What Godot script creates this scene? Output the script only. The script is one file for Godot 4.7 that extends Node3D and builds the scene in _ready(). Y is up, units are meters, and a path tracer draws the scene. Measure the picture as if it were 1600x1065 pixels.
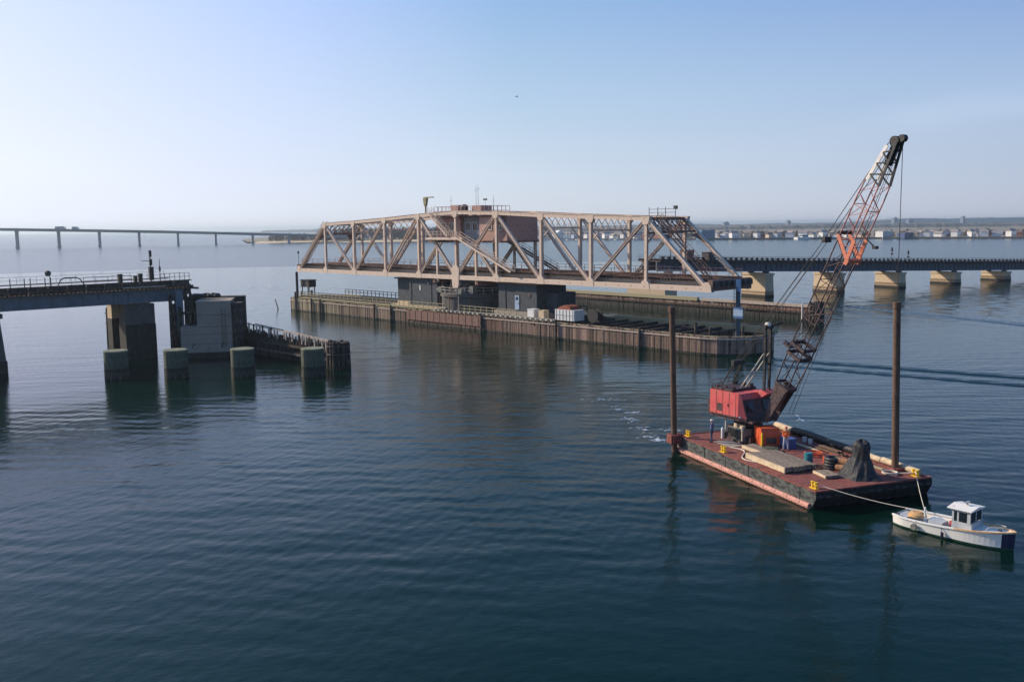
extends Node3D

# ---------------------------------------------------------------- mesh building
class MB:
	var v := PackedVector3Array()
	var n := PackedVector3Array()
	var c := PackedColorArray()
	var col := Color.WHITE
	func tri(a: Vector3, b: Vector3, d: Vector3) -> void:      # counter-clockwise seen from outside
		var q := (b - a).cross(d - a)
		if q.length_squared() < 1e-14:
			return
		tris(a, b, d, q.normalized(), q.normalized(), q.normalized())
	func tris(a: Vector3, b: Vector3, d: Vector3, na: Vector3, nb: Vector3, nd: Vector3) -> void:
		v.push_back(a); v.push_back(d); v.push_back(b)
		n.push_back(na); n.push_back(nd); n.push_back(nb)
		c.push_back(col); c.push_back(col); c.push_back(col)
	func quad(a: Vector3, b: Vector3, d: Vector3, e: Vector3) -> void:
		tri(a, b, d)
		tri(a, d, e)
	func box(o: Vector3, s: Vector3, bs := Basis.IDENTITY) -> void:
		var x := bs.x * s.x * 0.5
		var y := bs.y * s.y * 0.5
		var z := bs.z * s.z * 0.5
		quad(o - x - y + z, o + x - y + z, o + x + y + z, o - x + y + z)
		quad(o + x - y - z, o - x - y - z, o - x + y - z, o + x + y - z)
		quad(o + x - y + z, o + x - y - z, o + x + y - z, o + x + y + z)
		quad(o - x - y - z, o - x - y + z, o - x + y + z, o - x + y - z)
		quad(o - x + y + z, o + x + y + z, o + x + y - z, o - x + y - z)
		quad(o - x - y - z, o + x - y - z, o + x - y + z, o - x - y + z)
	func aim(a: Vector3, b: Vector3, up := Vector3.UP) -> Basis:   # z along a->b
		var z := (b - a).normalized()
		var u := up
		if absf(z.dot(u)) > 0.985:
			u = Vector3.RIGHT if absf(z.x) < 0.9 else Vector3.BACK
		var x := u.cross(z).normalized()
		return Basis(x, z.cross(x), z)
	func bar(a: Vector3, b: Vector3, w: float, h: float, up := Vector3.UP) -> void:
		box((a + b) * 0.5, Vector3(w, h, a.distance_to(b)), aim(a, b, up))
	func hbar(a: Vector3, b: Vector3, w: float, h: float, up := Vector3.UP, t := 0.07) -> void:   # two flanges on the sides and a web
		var bs := aim(a, b, up)
		var l := a.distance_to(b)
		var m := (a + b) * 0.5
		box(m + bs.x * (w - t) * 0.5, Vector3(t, h, l), bs)
		box(m - bs.x * (w - t) * 0.5, Vector3(t, h, l), bs)
		box(m, Vector3(w - 2.0 * t, h * 0.55, l), bs)
	func laced(a: Vector3, b: Vector3, w: float, h: float, up := Vector3.UP) -> void:   # four angles with zigzag lacing on two faces
		var bs := aim(a, b, up)
		var l := a.distance_to(b)
		for i in [-1.0, 1.0]:
			var s: float = i
			bar(a + bs.x * s * w * 0.5, b + bs.x * s * w * 0.5, 0.1, h, bs.y)
		var k := maxi(2, int(l / (w * 1.1)))
		for j in k:
			var s0 := -1.0 if j % 2 == 0 else 1.0
			bar(a.lerp(b, float(j) / k) + bs.x * s0 * w * 0.5, a.lerp(b, float(j + 1) / k) - bs.x * s0 * w * 0.5, 0.09, 0.05, bs.y)
	func tube(a: Vector3, b: Vector3, r0: float, r1 := -1.0, seg := 8, caps := true) -> void:
		if r1 < 0.0:
			r1 = r0
		var bs := aim(a, b)
		var sl := (r0 - r1) / maxf(a.distance_to(b), 1e-4)
		for i in seg:
			var t0 := TAU * i / seg
			var t1 := TAU * (i + 1) / seg
			var d0 := bs.x * cos(t0) + bs.y * sin(t0)
			var d1 := bs.x * cos(t1) + bs.y * sin(t1)
			var n0 := (d0 + bs.z * sl).normalized()
			var n1 := (d1 + bs.z * sl).normalized()
			tris(a + d0 * r0, a + d1 * r0, b + d1 * r1, n0, n1, n1)
			tris(a + d0 * r0, b + d1 * r1, b + d0 * r1, n0, n1, n0)
			if caps:
				tri(b, b + d0 * r1, b + d1 * r1)
				tri(a, a + d1 * r0, a + d0 * r0)
	func path(p: PackedVector3Array, r: float, seg := 6) -> void:
		for i in p.size() - 1:
			tube(p[i], p[i + 1], r, r, seg, i == 0 or i == p.size() - 2)
	func lathe(pr: PackedVector2Array, seg: int, o := Vector3.ZERO, wob := 0.0, waves := 0.0, flat := false) -> void:   # (radius, y) from the bottom up
		for k in pr.size() - 1:
			var sl := Vector2(pr[k + 1].y - pr[k].y, pr[k].x - pr[k + 1].x).normalized()
			for i in seg:
				var t0 := TAU * i / seg
				var t1 := TAU * (i + 1) / seg
				var w0 := 1.0 + wob * sin(t0 * waves)
				var w1 := 1.0 + wob * sin(t1 * waves)
				var d0 := Vector3(cos(t0), 0, -sin(t0))
				var d1 := Vector3(cos(t1), 0, -sin(t1))
				var a := o + d0 * pr[k].x * w0 + Vector3.UP * pr[k].y
				var b := o + d1 * pr[k].x * w1 + Vector3.UP * pr[k].y
				var e := o + d1 * pr[k + 1].x * w1 + Vector3.UP * pr[k + 1].y
				var f := o + d0 * pr[k + 1].x * w0 + Vector3.UP * pr[k + 1].y
				if flat:
					quad(a, b, e, f)
				else:
					var n0 := (d0 * sl.x + Vector3.UP * sl.y).normalized()
					var n1 := (d1 * sl.x + Vector3.UP * sl.y).normalized()
					if pr[k].x > 1e-4:
						tris(a, b, e, n0, n1, n1)
					if pr[k + 1].x > 1e-4:
						tris(a, e, f, n0, n1, n0)
	func prism(poly: PackedVector2Array, depth: float, xf := Transform3D.IDENTITY) -> void:   # polygon (counter-clockwise) in local xy pushed along local z
		var p := poly
		if Geometry2D.is_polygon_clockwise(p):
			p = p.duplicate()
			p.reverse()
		var ix := Geometry2D.triangulate_polygon(p)
		for i in range(0, ix.size(), 3):
			var a := Vector3(p[ix[i]].x, p[ix[i]].y, 0)
			var b := Vector3(p[ix[i + 1]].x, p[ix[i + 1]].y, 0)
			var d := Vector3(p[ix[i + 2]].x, p[ix[i + 2]].y, 0)
			if (b - a).cross(d - a).z < 0:
				var t := b
				b = d
				d = t
			var z := Vector3(0, 0, depth)
			tri(xf * (a + z), xf * (b + z), xf * (d + z))
			tri(xf * a, xf * d, xf * b)
		for i in p.size():
			var a := p[i]
			var b := p[(i + 1) % p.size()]
			quad(xf * Vector3(a.x, a.y, 0), xf * Vector3(b.x, b.y, 0), xf * Vector3(b.x, b.y, depth), xf * Vector3(a.x, a.y, depth))
	func mesh() -> ArrayMesh:
		var a := []
		a.resize(Mesh.ARRAY_MAX)
		a[Mesh.ARRAY_VERTEX] = v
		a[Mesh.ARRAY_NORMAL] = n
		a[Mesh.ARRAY_COLOR] = c
		var m := ArrayMesh.new()
		m.add_surface_from_arrays(Mesh.PRIMITIVE_TRIANGLES, a)
		return m

var R := RandomNumberGenerator.new()
var taken := {}
var M := {}

func W(x: float, z: float, y := 0.0) -> Vector3:   # east, north (away), up
	return Vector3(x, y, -z)

func numbered(s: String) -> String:
	taken[s] = taken.get(s, -1) + 1
	return s if taken[s] == 0 else "%s_%03d" % [s, taken[s]]

func tag(o: Node, label: String, category: String, group := "") -> Node:
	o.set_meta("label", label)
	o.set_meta("category", category)
	if group:
		o.set_meta("group", group)
	return o

func thing(called: String, label: String, category: String, at := Vector3.ZERO, yaw := 0.0, group := "") -> Node3D:
	var o := Node3D.new()
	o.name = numbered(called)
	add_child(o)
	o.position = at
	o.rotation.y = yaw
	tag(o, label, category, group)
	return o

func obj(called: String, b: MB, m: Material, parent: Node = null) -> MeshInstance3D:
	var o := MeshInstance3D.new()
	var me := b.mesh()
	me.surface_set_material(0, m)
	o.mesh = me
	if parent == null:
		o.name = numbered(called)
		add_child(o)
	else:
		o.name = called
		parent.add_child(o, true)
	return o

func solo(called: String, b: MB, m: Material, label: String, category: String, group := "") -> MeshInstance3D:
	var o := obj(called, b, m)
	tag(o, label, category, group)
	return o

func stuff(o: Node) -> Node:
	o.set_meta("kind", "stuff")
	return o

func boxed(called: String, o: Vector3, s: Vector3, m: Material, parent: Node, bs := Basis.IDENTITY) -> MeshInstance3D:
	var b := MB.new()
	b.box(o, s, bs)
	return obj(called, b, m, parent)

func dup(o: Node3D, at: Vector3, yaw: float, label: String) -> Node3D:
	var r: Node3D = o.duplicate()
	var base: String = o.name
	while base.length() > 4 and base[base.length() - 4] == "_" and base.substr(base.length() - 3).is_valid_int():
		base = base.substr(0, base.length() - 4)
	r.name = numbered(base)
	add_child(r)
	r.position = at
	r.rotation.y = yaw
	if label:
		r.set_meta("label", label)
	return r

# ---------------------------------------------------------------- materials
func noise(freq: float, octaves: int, sd: int, kind := FastNoiseLite.TYPE_SIMPLEX_SMOOTH) -> FastNoiseLite:
	var f := FastNoiseLite.new()
	f.noise_type = kind
	f.frequency = freq
	f.fractal_octaves = octaves
	f.seed = sd
	return f

# a base colour (sRGB 0..255) with darker and lighter mottling and, where spot > 0, patches of a second colour
func mat(r: float, g: float, b: float, rough := 0.8, vary := 0.18, size := Vector3(3, 3, 3), spot := 0.0, sr := 90.0, sg := 55.0, sb := 40.0, metal := 0.0) -> StandardMaterial3D:
	var m := StandardMaterial3D.new()
	m.roughness = rough
	m.metallic = metal
	m.vertex_color_use_as_albedo = true
	var base := Color(r / 255.0, g / 255.0, b / 255.0)
	var t := NoiseTexture2D.new()
	t.width = 256
	t.height = 256
	t.seamless = true
	t.noise = noise(0.014, 5, int(r * 7 + g * 13 + b * 3))
	var gr := Gradient.new()
	gr.offsets = PackedFloat32Array([0.0, 0.35, 0.62, 1.0])
	gr.colors = PackedColorArray([base.darkened(vary * 1.7), base.darkened(vary * 0.4), base.lightened(vary * 0.3), base.lightened(vary)])
	if spot > 0.0:
		var s := Color(sr / 255.0, sg / 255.0, sb / 255.0)
		gr.offsets = PackedFloat32Array([0.0, 0.3, 0.88 - spot * 0.7, minf(0.97 - spot * 0.6, 0.99), 1.0])
		gr.colors = PackedColorArray([base.darkened(vary), base, base.lightened(vary * 0.5), s, s.darkened(0.25)])
	t.color_ramp = gr
	m.albedo_texture = t
	m.uv1_triplanar = true
	m.uv1_scale = Vector3(1.0 / size.x, 1.0 / size.y, 1.0 / size.z)
	return m

func plain(r: float, g: float, b: float, rough := 0.6, metal := 0.0) -> StandardMaterial3D:
	var m := StandardMaterial3D.new()
	m.albedo_color = Color(r / 255.0, g / 255.0, b / 255.0)
	m.roughness = rough
	m.metallic = metal
	m.vertex_color_use_as_albedo = true
	return m

func make_materials() -> void:
	M.truss = mat(214, 192, 172, 0.7, 0.12, Vector3(2.5, 2.5, 2.5), 0.14, 158, 112, 92)
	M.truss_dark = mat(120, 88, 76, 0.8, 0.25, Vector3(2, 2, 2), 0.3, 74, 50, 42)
	M.rail_tie = mat(74, 56, 48, 0.9, 0.3, Vector3(1.5, 1.5, 1.5))
	M.rail = mat(110, 78, 62, 0.5, 0.2, Vector3(2, 2, 2), 0.0, 0, 0, 0, 0.6)
	M.house_wall = mat(172, 138, 128, 0.75, 0.14, Vector3(3, 6, 3), 0.2, 120, 84, 74)
	M.panel_grey = mat(150, 156, 164, 0.6, 0.1)
	M.roofing = mat(120, 100, 94, 0.9, 0.15)
	M.glass = plain(26, 34, 42, 0.12)
	M.white_paint = mat(222, 222, 218, 0.55, 0.05, Vector3(3, 3, 3), 0.1, 170, 160, 150)
	M.concrete = mat(150, 142, 132, 0.9, 0.12, Vector3(4, 7, 4), 0.06, 112, 104, 94)
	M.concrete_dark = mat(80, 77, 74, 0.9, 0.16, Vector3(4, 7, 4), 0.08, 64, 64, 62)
	M.shaded_wall = mat(58, 66, 74, 0.8, 0.15, Vector3(3, 5, 3), 0.08, 42, 46, 50)  # dark wall tone standing in for the shade under the truss
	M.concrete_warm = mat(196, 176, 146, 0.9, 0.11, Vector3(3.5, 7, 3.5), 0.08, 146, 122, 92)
	M.concrete_wet_shade = mat(34, 32, 29, 0.75, 0.12, Vector3(2, 5, 2))  # wet concrete; also paints shade on the broad approach pier
	M.concrete_block = mat(150, 138, 124, 0.9, 0.1, Vector3(4, 7, 4), 0.06, 96, 92, 88)
	M.stain = mat(146, 124, 96, 0.9, 0.22, Vector3(2, 1, 2))
	M.algae = mat(26, 29, 23, 0.7, 0.3, Vector3(1.0, 4, 1.0))
	M.timber_fender = mat(178, 162, 148, 0.9, 0.28, Vector3(1.2, 4.5, 1.2), 0.25, 84, 64, 56)
	M.timber_dark = mat(60, 50, 44, 0.9, 0.35, Vector3(1.2, 4, 1.2))
	M.timber_pale = mat(160, 152, 120, 0.9, 0.14, Vector3(2, 1.5, 2), 0.2, 150, 140, 110)
	M.timber_mat = mat(142, 128, 114, 0.9, 0.18, Vector3(2, 2, 0.5))
	M.grey_rail = mat(190, 186, 172, 0.8, 0.12)
	M.girder_blue = mat(90, 107, 118, 0.65, 0.14, Vector3(2.2, 5, 2.2), 0.2, 96, 92, 94)
	M.trestle_grey = mat(80, 92, 106, 0.65, 0.16, Vector3(2.2, 5, 2.2), 0.25, 74, 70, 70)
	M.dark_steel = mat(58, 54, 54, 0.65, 0.3, Vector3(2, 2, 2), 0.25, 86, 58, 46)
	M.dolphin = mat(70, 78, 64, 0.85, 0.3, Vector3(0.7, 9, 0.7), 0.3, 46, 52, 42)
	M.deck_rust = mat(122, 62, 52, 0.85, 0.2, Vector3(2.4, 2.4, 2.4), 0.22, 82, 48, 44)
	M.hull_black = mat(40, 44, 44, 0.75, 0.4, Vector3(2.6, 1.2, 2.6), 0.3, 84, 92, 84)
	M.bow_shade = mat(22, 22, 24, 0.75, 0.3, Vector3(2, 1.2, 2))  # near-black that paints shade over the hull colour at the bow
	M.strake = mat(196, 138, 122, 0.75, 0.2, Vector3(1.3, 1.3, 1.3), 0.36, 120, 78, 70)
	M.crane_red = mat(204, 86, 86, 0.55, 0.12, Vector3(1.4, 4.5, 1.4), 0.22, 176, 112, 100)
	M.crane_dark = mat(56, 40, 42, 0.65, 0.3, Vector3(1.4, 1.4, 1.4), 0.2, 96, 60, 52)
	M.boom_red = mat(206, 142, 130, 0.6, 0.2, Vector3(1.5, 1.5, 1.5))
	M.boom_orange = mat(206, 118, 88, 0.6, 0.2, Vector3(1, 1, 1), 0.2, 140, 84, 66)
	M.boom_white = mat(226, 222, 214, 0.6, 0.08)
	M.black_iron = mat(28, 28, 30, 0.6, 0.25, Vector3(1, 1, 1))
	M.spud_rust = mat(88, 63, 45, 0.8, 0.25, Vector3(0.9, 5, 0.9), 0.25, 62, 42, 34)
	M.orange_box = mat(196, 76, 32, 0.55, 0.15, Vector3(1.2, 1.2, 1.2), 0.15, 130, 60, 36)
	M.gen_grey = mat(110, 112, 104, 0.7, 0.25, Vector3(0.8, 0.8, 0.8))
	M.bitt_yellow = mat(232, 190, 30, 0.55, 0.12, Vector3(0.6, 0.6, 0.6))
	M.tarp = mat(17, 20, 27, 0.65, 0.25, Vector3(1.2, 1.2, 1.2))
	M.cream = mat(204, 184, 152, 0.8, 0.12, Vector3(1.5, 1.5, 1.5))
	M.teal = plain(34, 112, 122, 0.45)
	M.rope = mat(214, 206, 190, 0.9, 0.1, Vector3(0.4, 0.4, 0.4))
	M.wire = plain(70, 66, 64, 0.6, 0.3)
	M.boat_white = mat(232, 230, 222, 0.4, 0.05, Vector3(2, 1, 2), 0.08, 190, 176, 160)
	M.boat_grey = mat(176, 182, 186, 0.6, 0.08)
	M.boat_trim = mat(214, 176, 134, 0.6, 0.12, Vector3(1, 1, 1))
	M.boat_green = mat(30, 74, 62, 0.6, 0.15)
	M.boat_navy = mat(26, 34, 66, 0.5, 0.12)
	M.sign_blue = mat(150, 176, 204, 0.6, 0.08)
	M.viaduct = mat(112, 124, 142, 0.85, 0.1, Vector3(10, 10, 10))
	M.land = mat(132, 122, 100, 0.95, 0.2, Vector3(60, 60, 60))
	M.sand = mat(206, 186, 150, 0.95, 0.1, Vector3(30, 30, 30))
	M.seawall = mat(104, 98, 92, 0.9, 0.15, Vector3(12, 6, 12))
	M.bare_tree = mat(84, 62, 52, 0.95, 0.25, Vector3(6, 6, 6))
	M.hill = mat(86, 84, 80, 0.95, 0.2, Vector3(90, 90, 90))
	M.body = plain(255, 255, 255, 0.85)
	M.rust_tarp = mat(150, 84, 62, 0.8, 0.2, Vector3(1, 1, 1))
	M.foam = mat(226, 232, 234, 0.7, 0.06, Vector3(0.7, 0.7, 0.7))

# ---------------------------------------------------------------- sky and water
func sky_image() -> ImageTexture:
	# radiance by elevation (rows) and by azimuth from the sun (columns), a clear winter sky whose rows beyond the view are tuned for water reflections; the sun stands 67 degrees left of the view
	var el := [0.0, 3.0, 7.5, 13.5, 20.0, 32.0, 55.0, 90.0]
	var az := [0.0, 38.0, 67.0, 96.0, 180.0]
	var tab := [
		[Vector3(1.2, 1.15, 1.08), Vector3(0.93, 0.96, 1.08), Vector3(0.74, 0.765, 0.83), Vector3(0.56, 0.59, 0.69), Vector3(0.47, 0.52, 0.65)],
		[Vector3(1.3, 1.25, 1.18), Vector3(0.89, 0.94, 1.12), Vector3(0.63, 0.73, 0.85), Vector3(0.47, 0.56, 0.71), Vector3(0.42, 0.52, 0.69)],
		[Vector3(1.5, 1.45, 1.38), Vector3(0.82, 0.9, 1.2), Vector3(0.475, 0.64, 0.84), Vector3(0.385, 0.53, 0.76), Vector3(0.34, 0.48, 0.72)],
		[Vector3(1.75, 1.7, 1.65), Vector3(0.70, 0.82, 1.3), Vector3(0.305, 0.50, 0.80), Vector3(0.225, 0.365, 0.70), Vector3(0.2, 0.34, 0.67)],
		[Vector3(2.0, 1.95, 1.9), Vector3(0.38, 0.64, 1.1), Vector3(0.175, 0.37, 0.72), Vector3(0.115, 0.27, 0.6), Vector3(0.1, 0.25, 0.57)],
		[Vector3(2.2, 2.15, 2.1), Vector3(0.25, 0.5, 1.0), Vector3(0.09, 0.25, 0.58), Vector3(0.06, 0.2, 0.5), Vector3(0.055, 0.19, 0.48)],
		[Vector3(0.5, 0.6, 0.82), Vector3(0.13, 0.27, 0.55), Vector3(0.075, 0.185, 0.43), Vector3(0.068, 0.175, 0.415), Vector3(0.065, 0.17, 0.41)],
		[Vector3(0.06, 0.16, 0.39), Vector3(0.06, 0.16, 0.39), Vector3(0.06, 0.16, 0.39), Vector3(0.06, 0.16, 0.39), Vector3(0.06, 0.16, 0.39)],
	]
	var w := 512
	var h := 256
	var im := Image.create(w, h, false, Image.FORMAT_RGBF)
	var wisp := noise(0.02, 4, 5)
	for y in h:
		var e := 90.0 - (y + 0.5) / h * 180.0
		var ee := maxf(e, 0.0)
		var i := 0
		while i < 6 and ee > el[i + 1]:
			i += 1
		var t: float = clampf((ee - el[i]) / (el[i + 1] - el[i]), 0, 1)
		for x in w:
			var a := wrapf((x + 0.5) / w * 360.0, -180.0, 180.0)          # from straight ahead, right positive
			var d := absf(wrapf(a + 67.0, -180.0, 180.0))
			var j := 0
			while j < 3 and d > az[j + 1]:
				j += 1
			var s: float = clampf((d - az[j]) / (az[j + 1] - az[j]), 0, 1)
			if j == 0:
				s = pow(s, 0.7)
			var p: Vector3 = tab[i][j].lerp(tab[i][j + 1], s)
			var q: Vector3 = tab[i + 1][j].lerp(tab[i + 1][j + 1], s)
			var k := p.lerp(q, t)
			# thin high cirrus low in the right of the sky and a few fainter bands elsewhere
			var n := wisp.get_noise_2d(a * 1.6, e * 14.0 + a * 2.2)
			var band := exp(-pow((e - 6.2 - (a - 26.0) * 0.12) / 0.7, 2.0)) * exp(-pow((a - 29.0) / 7.0, 2.0)) * 0.17
			band += exp(-pow((e - 4.0) / 2.0, 2.0)) * 0.02
			k += Vector3(1, 0.93, 0.95) * band * clampf(0.6 + n * 1.2, 0.0, 1.3)
			im.set_pixel(x, y, Color(k.x, k.y, k.z))
	return ImageTexture.create_from_image(im)

func water_material(rough: float, bump: float) -> StandardMaterial3D:
	var m := StandardMaterial3D.new()
	m.albedo_color = Color(0.012, 0.118, 0.088)
	m.roughness = rough
	m.metallic_specular = 0.25
	var t := NoiseTexture2D.new()
	t.width = 1024
	t.height = 1024
	t.seamless = true
	t.seamless_blend_skirt = 0.2
	var f := noise(0.012, 5, 31)
	f.fractal_gain = 0.62
	t.noise = f
	t.as_normal_map = true
	t.bump_strength = 6.0
	m.normal_enabled = true
	m.normal_texture = t
	m.normal_scale = bump
	m.uv1_scale = Vector3(1, 1, 1)
	return m

func make_water() -> void:
	var wr := RandomNumberGenerator.new()
	wr.seed = 11
	var nw := 18
	var kx := PackedFloat32Array()
	var kz := PackedFloat32Array()
	var am := PackedFloat32Array()
	var ph := PackedFloat32Array()
	var wl := PackedFloat32Array()
	for i in nw:
		var l := 0.62 * pow(1.18, i)
		var dir := deg_to_rad(108.0 + wr.randf_range(-1.0, 1.0) * (72.0 if l < 1.6 else 44.0))     # travels toward the viewer and a little left
		kx.push_back(cos(dir) * TAU / l)
		kz.push_back(sin(dir) * TAU / l)
		wl.push_back(l)
		am.push_back(l / TAU * 0.0064 * (1.0 if l < 4.0 else 0.4) * wr.randf_range(0.6, 1.45))
		ph.push_back(wr.randf() * TAU)
	# wakes left by passing boats: long straight swells (start, end, height, half width)
	var wake := [[Vector2(30, 126), Vector2(75, 94), 0.14, 1.2], [Vector2(30, 120), Vector2(75, 86), 0.12, 1.0], [Vector2(70, 210), Vector2(96, 140), 0.15, 2.0]]
	var rad := PackedFloat32Array([0.0, 8.0, 16.0, 22.0, 26.0, 29.0])
	var y := 860.0
	while y > 2.4:
		rad.push_back(1450.0 * 18.0 / y)
		y -= 1.05
	rad.push_back(12500.0)
	var ang := PackedFloat32Array()
	var a := -180.0
	while a < -42.0:
		ang.push_back(a)
		a += 8.0
	a = -42.0
	while a < 42.0:
		ang.push_back(a)
		a += 0.2
	while a <= 181.0:
		ang.push_back(minf(a, 180.0))
		a += 8.0
	var nc := ang.size()
	var nr := rad.size()
	var vs := PackedVector3Array()
	var ns := PackedVector3Array()
	var uv := PackedVector2Array()
	vs.resize(nc * nr)
	ns.resize(nc * nr)
	uv.resize(nc * nr)
	var cr := cos(0.32)
	var sr := sin(0.32)
	var gust := noise(0.006, 3, 77)
	for i in nr:
		var r := rad[i]
		var sp := maxf(r * 0.0035, (rad[mini(i + 1, nr - 1)] - r))
		var use := PackedInt32Array()
		var am2 := PackedFloat32Array()
		var fades := PackedFloat32Array()
		for k in nw:
			# far off the crests lie closer than the mesh: there they tilt its normals but no longer move it
			if r > 20.0:
				use.push_back(k)
				am2.push_back(am[k] * (1.0 - 0.6 * smoothstep(200.0, 480.0, r)))
				fades.push_back(smoothstep(sp * 2.2, sp * 4.5, wl[k]))
		for j in nc:
			var th := deg_to_rad(ang[j])
			var x := sin(th) * r
			var z := cos(th) * r
			var hgt := 0.0
			var gx := 0.0
			var gz := 0.0
			var gu := 1.0
			if use.size() and absf(ang[j]) <= 42.0:
				gu = clampf(0.9 + 2.0 * gust.get_noise_2d(x * 0.6, z * 1.6) + 0.9 * gust.get_noise_2d(x * 3.1 + 40.0, z * 5.0), 0.15, 2.1)
				for u in use.size():
					var k := use[u]
					var p := kx[k] * x + kz[k] * z + ph[k]
					var s := am2[u] * gu
					var co := cos(p) * s
					hgt += sin(p) * s * fades[u]
					gx += co * kx[k]
					gz += co * kz[k]
				for wk in wake:
					var wa: Vector2 = wk[0]
					var wd: Vector2 = wk[1] - wa
					var len := wd.length()
					wd /= len
					var rel := Vector2(x, z) - wa
					var al := rel.dot(wd)
					var ac := rel.dot(Vector2(-wd.y, wd.x))
					var hw: float = wk[3]
					if absf(ac) < hw * 4.0 and al > -10.0 and al < len + 10.0:
						var am3: float = wk[2] * smoothstep(-10.0, 8.0, al)
						var e := exp(-ac * ac / (hw * hw))
						var kk := PI / hw
						hgt += am3 * e * cos(kk * ac)
						var da := am3 * e * (-sin(kk * ac) * kk - 2.0 * ac / (hw * hw) * cos(kk * ac))
						gx += da * -wd.y
						gz += da * wd.x
			var o := i * nc + j
			vs[o] = Vector3(x, hgt, -z)
			ns[o] = Vector3(-gx, 1, gz).normalized()
			uv[o] = Vector2((x * cr + z * sr) / 17.0, (-x * sr + z * cr) / 10.0)
	# two surfaces of the one sheet: rippled water near by, wind-roughened open bay beyond a wind line
	var me := ArrayMesh.new()
	var edge := 0
	for i in nr:
		if rad[i] < 470.0:
			edge = i
	for part in [[0, edge], [edge, nr - 1]]:
		var ix := PackedInt32Array()
		ix.resize((part[1] - part[0]) * (nc - 1) * 6)
		var w := 0
		for i in range(part[0], part[1]):
			for j in nc - 1:
				var p := i * nc + j
				ix[w] = p
				ix[w + 1] = p + nc
				ix[w + 2] = p + nc + 1
				ix[w + 3] = p
				ix[w + 4] = p + nc + 1
				ix[w + 5] = p + 1
				w += 6
		var arr := []
		arr.resize(Mesh.ARRAY_MAX)
		arr[Mesh.ARRAY_VERTEX] = vs
		arr[Mesh.ARRAY_NORMAL] = ns
		arr[Mesh.ARRAY_TEX_UV] = uv
		arr[Mesh.ARRAY_INDEX] = ix
		me.add_surface_from_arrays(Mesh.PRIMITIVE_TRIANGLES, arr)
	var o := MeshInstance3D.new()
	o.name = "water"
	o.mesh = me
	me.surface_set_material(0, water_material(0.12, 0.16))
	me.surface_set_material(1, water_material(0.2, 0.07))
	add_child(o)
	o.set_meta("kind", "structure")
	o.set_meta("label", "dark teal bay water with small wind ripples")

# ---------------------------------------------------------------- the swing bridge
func railing(parent: Node, pts: PackedVector3Array, hgt: float, gap: float, m: Material, r := 0.035, called := "railing") -> void:
	var b := MB.new()
	for i in pts.size() - 1:
		var l := pts[i].distance_to(pts[i + 1])
		var k := maxi(1, roundi(l / gap))
		for j in k + 1:
			if j == k and i < pts.size() - 2:
				continue
			var p := pts[i].lerp(pts[i + 1], float(j) / k)
			b.bar(p, p + Vector3.UP * hgt, r * 2, r * 2)
		for f in [1.0, 0.52]:
			b.bar(pts[i] + Vector3.UP * hgt * f, pts[i + 1] + Vector3.UP * hgt * f, r * 1.8, r * 1.8)
	stuff(obj(called, b, m, parent))

func stair(parent: Node, a: Vector3, b: Vector3, wide: float, m: Material) -> void:
	var st := Node3D.new()
	st.name = "stair"
	parent.add_child(st, true)
	var side := (b - a).cross(Vector3.UP).normalized()
	for s in [-0.5, 0.5]:
		var o: Vector3 = side * wide * s
		var g := MB.new()
		g.bar(a + o, b + o, 0.09, 0.3)
		obj("stringer", g, m, st)
		var h := MB.new()
		var k := 8
		for j in k + 1:
			var p := a.lerp(b, float(j) / k) + o
			h.bar(p, p + Vector3.UP * 1.05, 0.06, 0.06)
		for f in [1.05, 0.55]:
			h.bar(a + o + Vector3.UP * f, b + o + Vector3.UP * f, 0.06, 0.06)
		obj("handrail", h, m, st)
	var t := MB.new()
	var n := int(a.distance_to(b) / 0.4)
	for j in n:
		t.box(a.lerp(b, (j + 0.5) / n), Vector3(0.28, 0.05, wide * 0.95), Basis(Vector3.UP, atan2(side.x, side.z)))
	stuff(obj("tread", t, m, st))

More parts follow.
